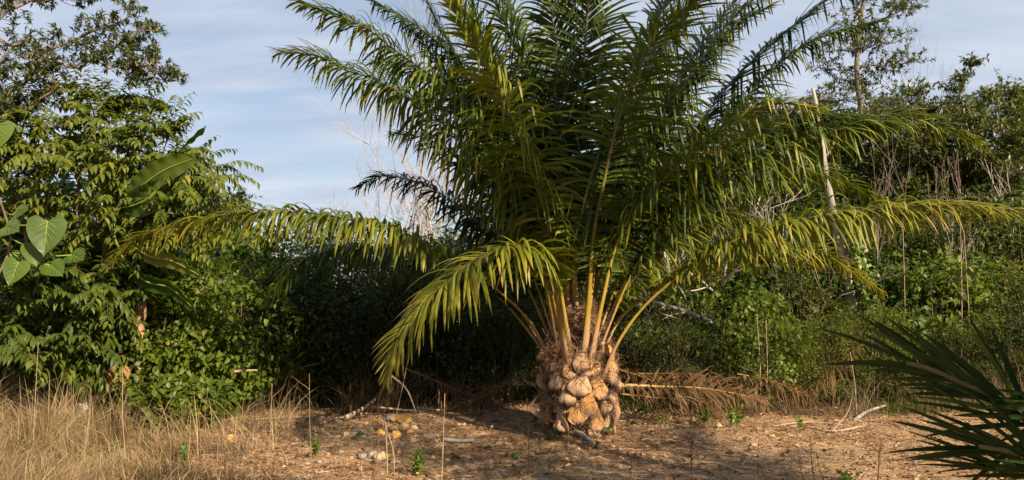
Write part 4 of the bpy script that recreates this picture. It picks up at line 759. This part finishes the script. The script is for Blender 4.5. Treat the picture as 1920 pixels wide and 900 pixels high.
for j, (x0, x1, y0, y1, n, lab) in enumerate([(150,210,700,735,46,'bunch of crisp brown leaves hanging right of the short orange stump'), (10,60,620,650,12,'small clump of rusty leaves caught in the left shrub'), (205,240,690,730,18,'dead brown leaves dangling under the vine bush')]):
    t = thing('dead_leaves', lab, 'dead leaves', A((x0+x1)/2, y1, 9.2)); lv = Leaves(); m = n
    P_ = np.array([A(g.uniform(x0, x1), g.uniform(y0, y1) - 12, 9.2 + g.uniform(-.1, .2)) for _ in range(m)]); lv.add(P_, rdir(g, m) * .35 - UP, np.array([.2, -1, .2]) + rdir(g, m) * .6, g.uniform(.09, .16, m), .5, g.uniform(.3, 1, m)); ml = MB(); lv.into(ml, 'long'); ml.build('foliage', M['dry_leaf'], t)

# ---- tall tree standing to the right of the viewer, above the frame: it shades the middle of the palm's crown
g = np.random.default_rng(33); bl = []
for i in range(44):
    q = rdir(g) * g.random() ** .4; bl.append((np.array([4.3, 4.2, 6.3]) + q * [1.9, 1.5, 1.1], g.uniform(.3, .5)))
tree('roadside_tree', 'tall tree with a loose crown standing right of the viewpoint, above the view', 'tree', (6.2, 1.6, 0), [(6.2, 1.6, -.1), (6.0, 2.0, 2.0), (5.4, 3.0, 4.2), (4.6, 3.9, 5.6), (4.2, 4.4, 6.8)], bl, 'lance', M['lf_tree'], M['bark'], 61, r0=.16, r1=.05, twigs=14, per=13, size=(.10, .15), wr=.45, limb=.04)
for i, (top, px, d, r, lab) in enumerate([(250, 765, 24.5, .085, 'slim pale trunk between the two tallest bare trees'), (330, 812, 23, .09, 'pale straight trunk rising behind the drooping dark frond'), (350, 700, 25, .06, 'short pale stem left of the bare tree group'), (300, 858, 22, .11, 'leaning pale trunk in the gap left of the palm heart')]):
    bare(lab, px, d, top, 5, 21 + i, r=r, lean=[-.03, .02, -.08, .15][i], frac=.62)

g = np.random.default_rng(71)
SL = [(1290,13.5,400,'slim pale trunk left of the pair of straw stems'),(1352,14.2,330,'slim trunk behind the round leaved bush'),(1400,13.6,380,'slim leaning trunk beneath the second lowest right frond'),(1505,13.4,360,'slim trunk just left of the snapped tree foot'),(1640,13.8,340,'slim trunk right of the climbing vine'),(1715,14.6,300,'slim pale trunk under the slender tree crown'),(1760,13.5,400,'slim stem over the upright leaves'),(1815,13.9,300,'slim grey trunk under the airy tree'),(1868,13.4,330,'slim pale trunk near the right edge'),(1905,14.0,280,'slim trunk cut close to the right edge'),(1215,13.6,400,'slim pale stem seen just right of the palm petioles')]
for i, (px, d, top, lab) in enumerate(SL): bare(lab, px, d, top, 4, 80 + i, r=.022 + .012 * g.random(), lean=g.normal(0, .06), frac=.42, spread=.3, name='slim_tree', mat='bark' if i % 3 else 'palebark')

tree('background_tree', 'leafy light green tree left of the slender tree, behind the snapped trunk', 'tree', G_(1545, 18), [G_(1545, 18), A(1545,420,18), A(1550,300,18), A(1545,200,18)],
     cloud(1545,280,70,90,18,24,.5,51), 'lance', M['lf_pale'], M['bark'], 151, twigs=13, per=13, size=(.09,.14), wr=.4, tint=.5, limb=.02, tw=.008)
tree('background_tree', 'leafy light green tree between the slender tree and the airy tree', 'tree', G_(1700, 18), [G_(1700, 18), A(1700,420,18), A(1705,300,18), A(1700,200,18)],
     cloud(1700,240,80,95,18,30,.5,52), 'lance', M['lf_pale'], M['bark'], 152, twigs=13, per=13, size=(.09,.14), wr=.4, tint=.6, limb=.02, tw=.008)
tree('background_tree', 'leafy green tree filling the gap right of the airy tree', 'tree', G_(1835, 17.5), [G_(1835, 17.5), A(1835,420,17.5), A(1845,200,17.5)],
     cloud(1860,235,75,80,17.5,30,.48,53), 'lance', M['lf_small'], M['bark'], 153, twigs=13, per=13, size=(.09,.14), wr=.4, tint=.6, limb=.02, tw=.008)
tree('background_tree', 'leafy green tree behind the upper right fronds of the palm', 'tree', G_(1400, 20), [G_(1400, 20), A(1400,420,20), A(1400,240,20)],
     cloud(1400,290,90,80,20,24,.6,54), 'lance', M['lf_small'], M['bark'], 154, twigs=13, per=13, size=(.09,.14), wr=.4, tint=.55, limb=.02, tw=.008)
# ================================================================== ground
def axis(a, b, step, far):
    m = np.arange(a, b + step, step); o = np.geomspace(step, far, 26); o = np.cumsum(o) / np.cumsum(o)[-1] * far; return np.concatenate([a - o[::-1], m, b + o])
xs = axis(-9, 9, .06, 500); ys = axis(4, 14, .06, 500); X, Y = np.meshgrid(xs, ys, indexing='ij'); Z = gz(X, Y)
near = np.clip(1 - np.maximum(np.abs(X) - 8, 0) / 3, 0, 1) * np.clip(1 - np.maximum(np.abs(Y - 9) - 5, 0) / 3, 0, 1)
Z = Z + near * (.030 * (vnoise(X * 9, Y * 9) - .5) + .016 * (vnoise(X * 31, Y * 27) - .5))
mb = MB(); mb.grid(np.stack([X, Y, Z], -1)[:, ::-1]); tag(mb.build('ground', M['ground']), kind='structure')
def gp(px, py):
    q = on_ground(px, py); return np.array([q[0], q[1], float(gz(*q))])
g = np.random.default_rng(500)
def scatter(n, y0, y1, wide=.72):
    y = np.sqrt(g.uniform(y0 ** 2, y1 ** 2, n)); x = g.uniform(-wide, wide, n) * y; return x, y
# straw and leaf litter matted over the soil
x, y = scatter(80000, 5.6, 11.6); den = vnoise(x * .8 + 4, y * 1.1) * .6 + vnoise(x * 3, y * 3) * .5; k = den > g.uniform(.25, .75, len(x)); x, y = x[k], y[k]; n = len(x); a = g.normal(0, .9, n)
lv = Leaves(); ln = g.uniform(.03, .15, n) * np.where(g.random(n) < .1, 1.8, 1); lv.add(np.stack([x, y, gz(x, y) + g.uniform(.005, .028, n)], -1), np.stack([np.cos(a), np.sin(a), g.normal(0, .12, n)], -1), UP + g.normal(0, .3, (n, 3)), ln, g.uniform(.03, .10, n), np.clip(g.normal(.48, .25, n), 0, 1))
x, y = scatter(14000, 5.6, 12.2); n = len(x); a = g.uniform(0, 6.28, n)
lv2 = Leaves(); lv2.add(np.stack([x, y, gz(x, y) + g.uniform(.006, .03, n)], -1), np.stack([np.cos(a), np.sin(a), g.normal(0, .25, n)], -1), UP + g.normal(0, .5, (n, 3)), g.uniform(.02, .075, n) * np.where(g.random(n) < .035, 1.8, 1), g.uniform(.3, .7, n), np.clip(g.normal(.38, .25, n), 0, .85))
mb = MB(); lv.into(mb, 'dot'); lv2.into(mb, 'lance'); tag(mb.build('leaf_litter', M['litter']), 'matted straw, chips and dry leaf scraps over the reddish soil', 'litter', kind='stuff')
# pebbles / clods
x, y = scatter(3200, 5.8, 11.5); n = len(x); s = g.uniform(.006, .02, n) * np.where(g.random(n) < .05, 2, 1); ico = bmesh.new(); bmesh.ops.create_icosphere(ico, subdivisions=1, radius=1); iv = np.array([v.co[:] for v in ico.verts]); ic = np.array([[v.index for v in f.verts] for f in ico.faces]); ico.free()
V = np.stack([x, y, gz(x, y) + s * .2], -1)[:, None] + iv[None] * s[:, None, None] * g.uniform(.6, 1.2, (n, len(iv), 1)) * [1, 1, .7]
mb = MB(); mb.add(V.reshape(-1, 3), (ic[None] + (np.arange(n) * len(iv))[:, None, None]).reshape(-1), np.full(n * len(ic), 3)); tag(mb.build('pebbles', plain_mat('clod', [(.3,(.20,.12,.07)),(.7,(.46,.33,.22))], scale=3, bump=0), smooth=False), 'small pebbles and clods of earth strewn over the clearing', 'pebbles', kind='stuff')

def blades(name, x, y, hgt, lean, wid, tint, mat, label, cat, bend=.35, seed=1, thin=False):
    g = np.random.default_rng(seed); n = len(x); a = vnoise(x * .8 + 11, y * .8) * 14 + g.normal(0, .9, n); D = np.stack([np.cos(a), np.sin(a), np.zeros(n)], -1) * lean[:, None]; P0 = np.stack([x, y, gz(x, y) - .01], -1); X = np.stack([np.cos(a * 3.1), np.sin(a * 3.1), np.zeros(n)], -1)
    V = np.zeros((n, 5, 2, 3))
    for k, t in enumerate((0, .3, .6, .85, 1)):
        c = P0 + UP * (hgt * (t - bend * lean * t ** 2))[:, None] + D * (hgt * t ** 1.7)[:, None]; w_ = wid * (1, .9, .7, .45, .08)[k]
        V[:, k, 0] = c - X * w_[:, None] / 2; V[:, k, 1] = c + X * w_[:, None] / 2
    b = (np.arange(n) * 10)[:, None, None] + (np.arange(4) * 2)[None, :, None] + np.array([0, 1, 3, 2])[None, None]
    mb = MB(); mb.add(V.reshape(-1, 3), b.reshape(-1), np.full(n * 4, 4), np.repeat(tint, 10)); return tag(mb.build(name, mat), label, cat, kind='stuff')
# dry grass, left
n = 56000; y = np.sqrt(g.uniform(4.6 ** 2, 10.4 ** 2, n)); px = g.uniform(-120, 640, n); x = (px - 960) / FPX * y
clump = vnoise(x * 2.2, y * 2.2) * .7 + vnoise(x * 6, y * 6 + 3) * .5
keep = g.random(n) < np.clip((600 - px) / 430, 0, 1) ** 1.4 * np.clip(clump * 4.0 - 1.5, .05, 1); keep &= ~((px > 250) & (px < 470) & (y > 8.3) & (g.random(n) < .8)); x, y, px, clump = x[keep], y[keep], px[keep], clump[keep]; n = len(x)
hg = (.12 + .52 * np.clip((430 - px) / 420, 0, 1) * g.uniform(.2, 1.15, n) + .14 * g.random(n) ** 2) * (.35 + 1.1 * clump) * (.6 + .9 * vnoise(x * 1.1 + 30, y * 1.1)) * np.where(y < 7.2, .7, 1) * np.where(y > 9.0, 1.35, 1)
blades('dry_grass', x, y, hg, g.uniform(.1, 1.5, n), g.uniform(.003, .008, n), np.clip(-.12 + .5 * vnoise(x * .9 + 50, y * .9) + .55 * clump * g.random(n) + g.normal(0, .2, n) , 0, .92) + (g.random(n) < .03) * .3, M['grass'], 'straw coloured tall dry grass filling the lower left of the clearing', 'dry grass', seed=2)
n = 2600; y = np.sqrt(g.uniform(4.8 ** 2, 10.6 ** 2, n)); px = g.uniform(-100, 560, n); x = (px - 960) / FPX * y; k = g.random(n) < np.clip((600 - px) / 420, 0, 1) * np.clip(vnoise(x * 2.2, y * 2.2) * 2 - .3, .1, 1); x, y = x[k], y[k]; n = len(x)
blades('tall_grass', x, y, g.uniform(.35, .85, n) * np.where(y < 7.5, .6, 1), g.uniform(.1, 1.1, n), g.uniform(.004, .009, n), np.clip(g.normal(.72, .14, n), 0, .93), M['grass'], 'tall bleached grass stems standing and leaning over the dry grass', 'tall dry grass', bend=.5, seed=12)
# sparse stubble over the rest
n = 15000; y = np.sqrt(g.uniform(5.8 ** 2, 11.3 ** 2, n)); x = g.uniform(-.62, .72, n) * y; c = vnoise(x * 1.6 + 7, y * 1.6) * .6 + vnoise(x * 5, y * 5) * .5; k = g.random(n) < np.clip((c - .42) * 3.2, .03, 1); x, y = x[k], y[k]; n = len(x)
blades('grass_stubble', x, y, g.uniform(.04, .18, n), g.uniform(.2, 1.3, n), g.uniform(.002, .004, n), np.clip(g.normal(.4, .2, n), 0, .95), M['grass'], 'short sparse dead stubble over the open soil', 'stubble', seed=3)
# dry brown stems fringing the thicket
n = 10000; px = g.uniform(-60, 1980, n); y = 10.75 + g.exponential(.45, n) + .35 * np.sin(px / 90) * .3; x = (px - 960) / FPX * y; c = vnoise(x * 1.3 + 2, y * 0 + 1.5) * .6 + vnoise(x * 4, y) * .5; k = (g.random(n) < np.clip((c - .38) * 3.2, .08, 1)) & ((px < 930) | (px > 1180)); x, y, c, px = x[k], y[k], c[k], px[k]; n = len(x)
blades('dry_stems', x, y, g.uniform(.12, .85, n) * (.4 + c), g.uniform(.05, 1.2, n), g.uniform(.003, .008, n), np.clip(g.normal(.12, .2, n), 0, .95), M['grass'], 'tangle of brown dead stems and grass along the foot of the thicket', 'dead undergrowth', seed=4)
# green ground cover under the thicket edge
n = 3000; px = g.uniform(1150, 1980, n); y = 10.9 + g.exponential(.5, n); x = (px - 960) / FPX * y; k = vnoise(x * 2 + 8, y * 2) > .52; x, y = x[k], y[k]; n = len(x)
blades('green_grass', x, y, g.uniform(.08, .35, n), g.uniform(.2, .9, n), g.uniform(.006, .012, n), g.uniform(.1, .7, n), M['lf_vine'], 'tufts of green grass at the foot of the right thicket', 'green grass', seed=5)

# ---- individual stones
def rock(p, s, mat, seed, label, group, sq=(1, .9, .75), name='stone'):
    g = np.random.default_rng(seed); bm = bmesh.new(); bmesh.ops.create_icosphere(bm, subdivisions=3, radius=1); V = np.array([v.co[:] for v in bm.verts]); F_ = np.array([[v.index for v in f.verts] for f in bm.faces]); bm.free()
    for i in range(9):
        nrm = rdir(g); h = g.uniform(.55, .85); dd = V @ nrm; V = V - np.maximum(dd - h, 0)[:, None] * nrm
    V = V * (1 + .05 * (vnoise(V[:, 0] * 4 + seed, V[:, 1] * 4 + V[:, 2] * 3) - .5)[:, None]) * np.array(sq) * s; a = g.uniform(0, 6.28); c, q = math.cos(a), math.sin(a); V = np.stack([V[:, 0] * c - V[:, 1] * q, V[:, 0] * q + V[:, 1] * c, V[:, 2]], -1)
    mb = MB(); p = np.array(p, float); mb.add(V + p, F_.ravel(), np.full(len(F_), 3)); return tag(mb.build(name, M[mat], smooth=False, loc=p), label, 'stone', group)
ST_ = [ # px, py(centre), size m, mat, label
 (744,808,.075,'rock_orange','brightest orange block at the front of the stone pile'),
 (752,786,.070,'rock_orange','round yellow stone on top of the pile'),
 (735,785,.065,'rock_tan','tan stone at the upper left of the pile'),
 (765,789,.060,'rock_orange','ochre stone at the upper right of the pile'),
 (758,798,.080,'rock_tan','wide tan stone in the middle of the pile'),
 (775,800,.075,'rock_tan','sandy stone at the right side of the pile'),
 (773,815,.055,'rock_tan','upright pale wedge at the right foot of the pile'),
 (727,783,.055,'rock_grey','greyish stone at the left top of the pile'),
 (713,806,.065,'rock_orange','low orange stone left of the pile'),
 (700,800,.055,'rock_tan','pale crumbly stone left of the low orange one'),
 (725,812,.05,'rock_tan','small tan stone at the left foot of the pile'),
 (664,811,.065,'rock_grey','blue grey stone in the shade left of the orange pile'),
 (650,812,.05,'rock_tan','brown stone beside the blue grey one'),
 (697,858,.075,'rock_grey','larger grey stone low in the foreground left of centre'),
 (712,860,.075,'rock_tan','tan stone touching the larger grey foreground stone'),
 (754,825,.04,'rock_grey','small mossy stone below the pile'),
 (820,832,.05,'rock_tan','pale stone between the pile and the bare earth ridge'),
 (823,839,.05,'rock_orange','flat orange stone below the pale one'),
 (678,858,.05,'rock_grey','flat grey stone at the left of the foreground pair'),
 (1083,836,.035,'husk','pale chip lying below the palm trunk'),
 (1346,795,.06,'rock_tan','tan stone at the foot of the right thicket'),
 (430,820,.05,'rock_orange','orange stone in the thin grass at left'),
 (1412,828,.05,'rock_tan','flat tan stone in the bare soil to the right'),
 (125,775,.12,'husk','pale pinkish stone half hidden by the dry grass at left'),
 (590,838,.04,'rock_tan','small stone at the left rim of the shaded soil')]
for i, (px, py, s, mt, lab) in enumerate(ST_):
    p = gp(px, min(py + 8, 899)); p[2] += s * .35
    if py < 800 and 720 < px < 790: p[1] = on_ground(px, 815)[0 + 1] + .08; q = at(px, py, p[1]); p = np.array([q[0], p[1], q[2]]); s *= 1.15
    if i == 23: p = at(125, 775, 9.2); 
    rock(p, s, mt, 700 + i, lab, 'stones scattered over the clearing')
for k in range(38):
    px, py = (g.uniform(560, 900), g.uniform(815, 895)) if k < 26 else (g.uniform(1100, 1750), g.uniform(810, 895)); p = gp(px, py); s = g.uniform(.015, .035); p[2] += s * .3
    rock(p, s, ['rock_tan', 'rock_grey'][k % 2], 800 + k, 'little stone on the shaded soil left of the palm' if k < 26 else 'little stone on the open soil right of the palm', 'little stones left of the palm' if k < 26 else 'little stones right of the palm', name='small_stone')

# ---- sticks, logs, husks
def stick(pts, r, lab, mat='husk', name='stick', k=6, cat=None, twigs=()):
    P = path(pts, 12); t = thing(name, lab, cat or name.replace('_', ' '), P[0]); mb = MB(); mb.tube(P, np.linspace(r, r * .55, 12), k, .6)
    for tw in twigs: mb.tube(path(tw, 6), np.linspace(r * .5, r * .2, 6), 4, .5)
    mb.build('shaft', M[mat], t); return t
def gl(px, py, up=0): p = gp(px, py); p[2] += up; return p
stick([gl(650,790,.06), gl(680,778,.10), gl(704,765,.14)], .035, 'thick pale log resting at the thicket edge left of the orange stones', name='log')
stick([gl(600,800,.02), gl(625,793,.05), gl(650,786,.05)], .02, 'pale stick in line with the thick log', mat='husk')
stick([at(700,763,10.9), at(780,770,10.8), at(810,764,10.8)], .018, 'pale branch lying behind the orange stone pile')
stick([at(435,697,10.4), at(460,695,10.4), at(483,694,10.4)], .022, 'short pale broken branch poking from the left vines')
stick([gl(830,826,.03), gl(855,828,.03), gl(888,826,.03)], .03, 'grey weathered log half sunk in the soil left of the palm', name='log', mat='deadwood')
stick([at(875,781,10.9), at(915,781,10.9), at(950,783,10.9)], .022, 'pale pole lying in the shadow left of the trunk', mat='deadwood')
stick([at(905,793,10.4), at(940,796,10.4), at(985,796,10.4)], .02, 'second pale pole in the shadow nearer the trunk', mat='deadwood')
stick([gl(1390,880,.02), gl(1330,862,.02), gl(1235,868,.02)], .012, 'thin long stick on the soil right of the palm')
stick([gl(1420,852,.02), gl(1403,862,.04), gl(1392,868,.02)], .014, 'short forked stick on the soil in the right half')
stick([gl(1620,800,.03), gl(1560,812,.03), gl(1500,800,.03)], .015, 'pale stick along the right thicket edge', twigs=[[gl(1560,812,.03), gl(1590,790,.15), gl(1600,770,.3)]])
stick([at(1600,790,10.6), at(1625,772,10.8), at(1660,760,11)], .03, 'grey branch lying at the foot of the right thicket', mat='deadwood')
stick([gl(1450,800,.02), gl(1510,792,.03), gl(1580,796,.02)], .01, 'slim pale twig along the shade line on the right')
stick([at(960,717,10.2), at(985,718,10.2), at(1004,722,10.2)], .05, 'pale husk chunk jutting left of the palm trunk', name='husk', cat='husk', mat='husk')
stick([gl(1072,815,.05), gl(1090,822,.05), gl(1112,832,.03)], .045, 'dark curved root piece at the foot of the palm', mat='rock_grey', name='root', cat='root')
stick([gl(640,792,.02), gl(560,786,.03), gl(470,792,.02)], .012, 'thin dry stick along the left shade line')
for i, (px, py, a, s, lab) in enumerate([(1202,829,.2,.11,'white husk flake right of the palm foot'), (1213,813,.5,.10,'pale flat husk above the white flake'), (1245,833,-.1,.13,'long tan husk on the soil right of the palm'), (1262,828,.6,.07,'narrow husk scrap beside the long tan husk'), (1180,800,.1,.12,'dark husk scrap close right of the trunk'), (1300,838,.0,.07,'tan scrap in the middle of the right soil'), (845,868,.4,.09,'brown curled husk in the foreground shade'), (1500,862,.3,.08,'pale scrap on the bright soil at right')]):
    p = gl(px, py, .02); P = path([p, p + [s * .5 * math.cos(a), s * .3 * math.sin(a), .02], p + [s * math.cos(a), s * .8 * math.sin(a), .0]], 8); w_ = s * .32 * np.sin(np.linspace(.35, 2.8, 8)); V = np.stack([P + np.array([-math.sin(a), math.cos(a), 0])[None] * (w_ * q)[:, None] + UP * (.012 * q * q) for q in np.linspace(-1, 1, 5)], 1)
    mb = MB(); mb.grid(V - p); o = mb.build('husk', M['boot'] if i in (4, 6) else M['husk'], loc=(0, 0, 0)); o.location = [float(c) for c in p]; tag(o, lab, 'husk', 'husk scraps on the soil')
    m_ = o.modifiers.new('thick', 'SOLIDIFY'); m_.thickness = .006
# crumpled scrap
p = at(155, 768, 9.25); g2 = np.random.default_rng(2); V = np.array([[[p[0] + (i - 4) * .013 + g2.normal(0, .008), p[1] + g2.normal(0, .025), p[2] + (4 - j) * .017 + g2.normal(0, .008)] for i in range(9)] for j in range(9)]); mb = MB(); mb.grid(V - p); o = mb.build('plastic_scrap', M['plastic'], loc=(0, 0, 0)); o.location = [float(c) for c in p]; tag(o, 'pale bluish crumpled plastic scrap caught in the dry grass at left', 'litter'); m_ = o.modifiers.new('thick', 'SOLIDIFY'); m_.thickness = .004

# ---- standing stalks in the foreground
def stalk(px, py, top, lean, lab, r=.005, tint=.8, forks=2, seed=0, heads=0):
    g = np.random.default_rng(seed); b = gp(px, min(py, 960)); d = b[1]; e = at(px + lean, top, d); P = path([b - UP * .02, (b + e) / 2 + g.normal(0, .012, 3), e], 14); t = thing('dry_stalk', lab, 'dry stalk', b, 'dry stalks standing in the clearing'); mb = MB(); mb.tube(P, np.linspace(r, r * .45, 14), 5, tint)
    for i in range(forks):
        q = P[g.integers(5, 12)]; dd = unit(np.array([g.normal(), g.normal() * .4, 1.2])); ln = g.uniform(.08, .22); mb.tube(np.array([q, q + dd * ln * .5, q + dd * ln + g.normal(0, .02, 3)]), [r * .6, r * .4, r * .2], 4, tint, cap=False)
    for i in range(heads):
        q = P[min(13, 6 + i)]; mb.tube(np.array([q, q + g.normal(0, .012, 3) + UP * .012]), [r * 2.2, r * .8], 5, tint * .5)
    mb.build('stem', M['stalk'], t)
for i, a in enumerate([(828,905,738,6,'tallest straight pale stalk between the stone pile and the trunk',.006,.95,1),(700,915,806,12,'thin brown stalk leaning right left of the stone pile',.005,.4,1),(727,905,794,-4,'pale forked stalk in front of the stone pile',.006,.9,3),(738,905,815,-8,'second pale stalk crossing the forked one',.006,.95,2),(585,900,700,-5,'tall faint stalk at the left of the shaded soil',.004,.6,1),
   (1298,900,815,-1,'dark seed headed stalk standing right of centre',.005,.1,1,8),(990,900,745,-3,'dark thin stalk in front of the palm trunk, left side',.004,.1,0),(1645,900,835,6,'dark forked stalk low at the right',.007,.1,4),(1530,900,820,-10,'brown forked stalk left of the dark forked one',.005,.3,4),(1510,900,840,-14,'leaning brown twig near the brown forked stalk',.004,.3,2),(1552,905,850,-22,'low brown twig between the forked stalks',.004,.3,2),
   (675,900,850,1,'short dark stalk at the bottom left of centre',.004,.2,0),(652,900,760,6,'slim brown stalk rising over the pale log',.004,.4,2),(500,890,720,10,'grass stalk at the right end of the dry grass',.004,.8,1),(350,900,770,8,'bent grass stalk in front of the vine bush',.004,.8,2),(240,900,690,-10,'tall grass stalk left of the splintered stump',.004,.85,1),(60,880,640,12,'tall grass stalk at the far left',.004,.9,1),(1710,860,770,-6,'pale thin stalk in the right shade line',.004,.7,1),(1420,880,800,4,'thin brown stalk at the right soil edge',.003,.4,1),
   (875,900,820,4,'thin stalk between the tallest one and the palm',.003,.5,1),(940,900,835,-5,'short brown stalk in the foreground before the palm',.003,.4,1),(1180,900,848,5,'short thin stalk below the husk flakes',.003,.4,1)]): stalk(*a[:5], r=a[5], tint=a[6], forks=a[7], seed=i, heads=a[8] if len(a) > 8 else 0)
for i, (x0, top, d, lean, lab) in enumerate([(1422,590,11.2,-3,'pair of tall straw stems in front of the right bushes, left one'),(1432,600,11.2,4,'pair of tall straw stems in front of the right bushes, right one'),(1600,660,11,-6,'straw stem below the broken pale trunk'),(1795,380,12,5,'long straw stem against the bushes near the right edge'),(1815,430,12,-8,'bent straw stem near the right edge'),(1690,430,12.3,3,'tall straw stem beside the upright leaves'),(745,560,10.6,38,'bundle of pinkish dry twigs hanging below the yellow frond tip')]):
    b = G_(x0, d); e = at(x0 + lean, top, d); stick([b, (b + e) / 2 + [.02, 0, 0], e], .008 if i < 6 else .006, lab, mat='husk', name='dry_reed', k=5, cat='dry reed')
stick([at(735,705,8.0), at(765,735,8.3), at(790,805,8.7)], .010, 'arched pink brown twig from the yellow frond tip down to the stones', name='dry_reed', mat='husk')
stick([at(735,705,8.2), at(712,740,8.4), at(708,800,8.7)], .007, 'thin twig dropping left below the yellow frond tip', name='dry_reed', mat='stalk')

# ---- green weeds
def weed(px, py, h, wd, lab, seed, n=70, tpl='oval', mat='weed', size=(.03, .055), name='weed', d=None):
    g = np.random.default_rng(seed); b = gp(px, py) if d is None else G_(px, d); t = thing(name, lab, name.replace('_', ' '), b, 'green weeds'); mb = MB(); lv = Leaves(); ns = max(3, n // 14)
    for i in range(ns):
        a = g.uniform(0, 6.28); e = b + np.array([math.cos(a) * wd * g.random(), math.sin(a) * wd * g.random(), h * g.uniform(.5, 1)]); P = path([b, (b + e) / 2 + g.normal(0, .01, 3), e], 8); mb.tube(P, np.linspace(.003, .0015, 8), 4, cap=False); m = n // ns
        q = P[g.integers(2, 8, m)]; lv.add(q + g.normal(0, .008, (m, 3)), rdir(g, m) + UP * .25, UP + rdir(g, m) * .5 + sd * .4, g.uniform(*size, m), .6, g.uniform(.1, .9, m))
    mb.build('stem', M['vein'], t); ml = MB(); lv.into(ml, tpl); ml.build('foliage', M[mat], t)
for i, a in enumerate([(783,898,.20,.13,'bright green weed at the bottom edge left of the palm',130),(590,865,.17,.08,'small green weed in the shaded soil at left',60),(672,828,.09,.06,'tiny weed left of the stone pile',30),(1050,812,.13,.12,'feathery light green seedling at the left foot of the palm',90),(1032,822,.09,.06,'low green sprout left of the palm foot',40),(1132,815,.17,.10,'yellow green weed at the right foot of the palm',130),(1118,838,.05,.04,'tiny sprout in front of the palm root',20),(1585,895,.12,.14,'yellowish sprawling weed at the bottom right',60),
   (1240,795,.12,.10,'weed at the foot of the fallen dry frond',50),(1320,798,.20,.12,'leafy weed below the middle of the fallen frond',90),(1375,800,.28,.18,'bushy weed at the right end of the fallen frond',150),(345,880,.25,.08,'thin sprig in the dry grass in front of the green bush',50),(215,860,.12,.10,'green sprig in the dry grass at left',50),(275,842,.10,.10,'second green sprig in the dry grass, right of the first',40),(220,890,.12,.06,'green sprig low in the dry grass at bottom left',30),(965,862,.06,.05,'tiny weed in the foreground before the palm',24),(1500,812,.2,.1,'weed at the shade line on the right',60),(915,838,.05,.04,'tiny weed on the earth ridge left of the palm',20)]): weed(*a[:5], seed=900 + i, n=a[5])
g = np.random.default_rng(66)
for i, (px, d, h, w_, lab, n) in enumerate([(300,9.2,.55,.35,'light green leafy bush spilling onto the dry grass at left',520),(350,9.3,.50,.38,'broad leaved green bush at the right of the spilling one',620),(405,9.5,.45,.32,'green leafy bush where the dry grass thins out',460),(255,9.3,.55,.3,'green bush below the splintered stump',380),(440,10.3,.35,.2,'small green plant beside the pale broken branch',160)]):
    weed(px, 0, h * 1.25, w_, lab, 950 + i, n=int(n * 1.3), size=(.05, .11), mat='lf_vine', name='leafy_bush', d=d)
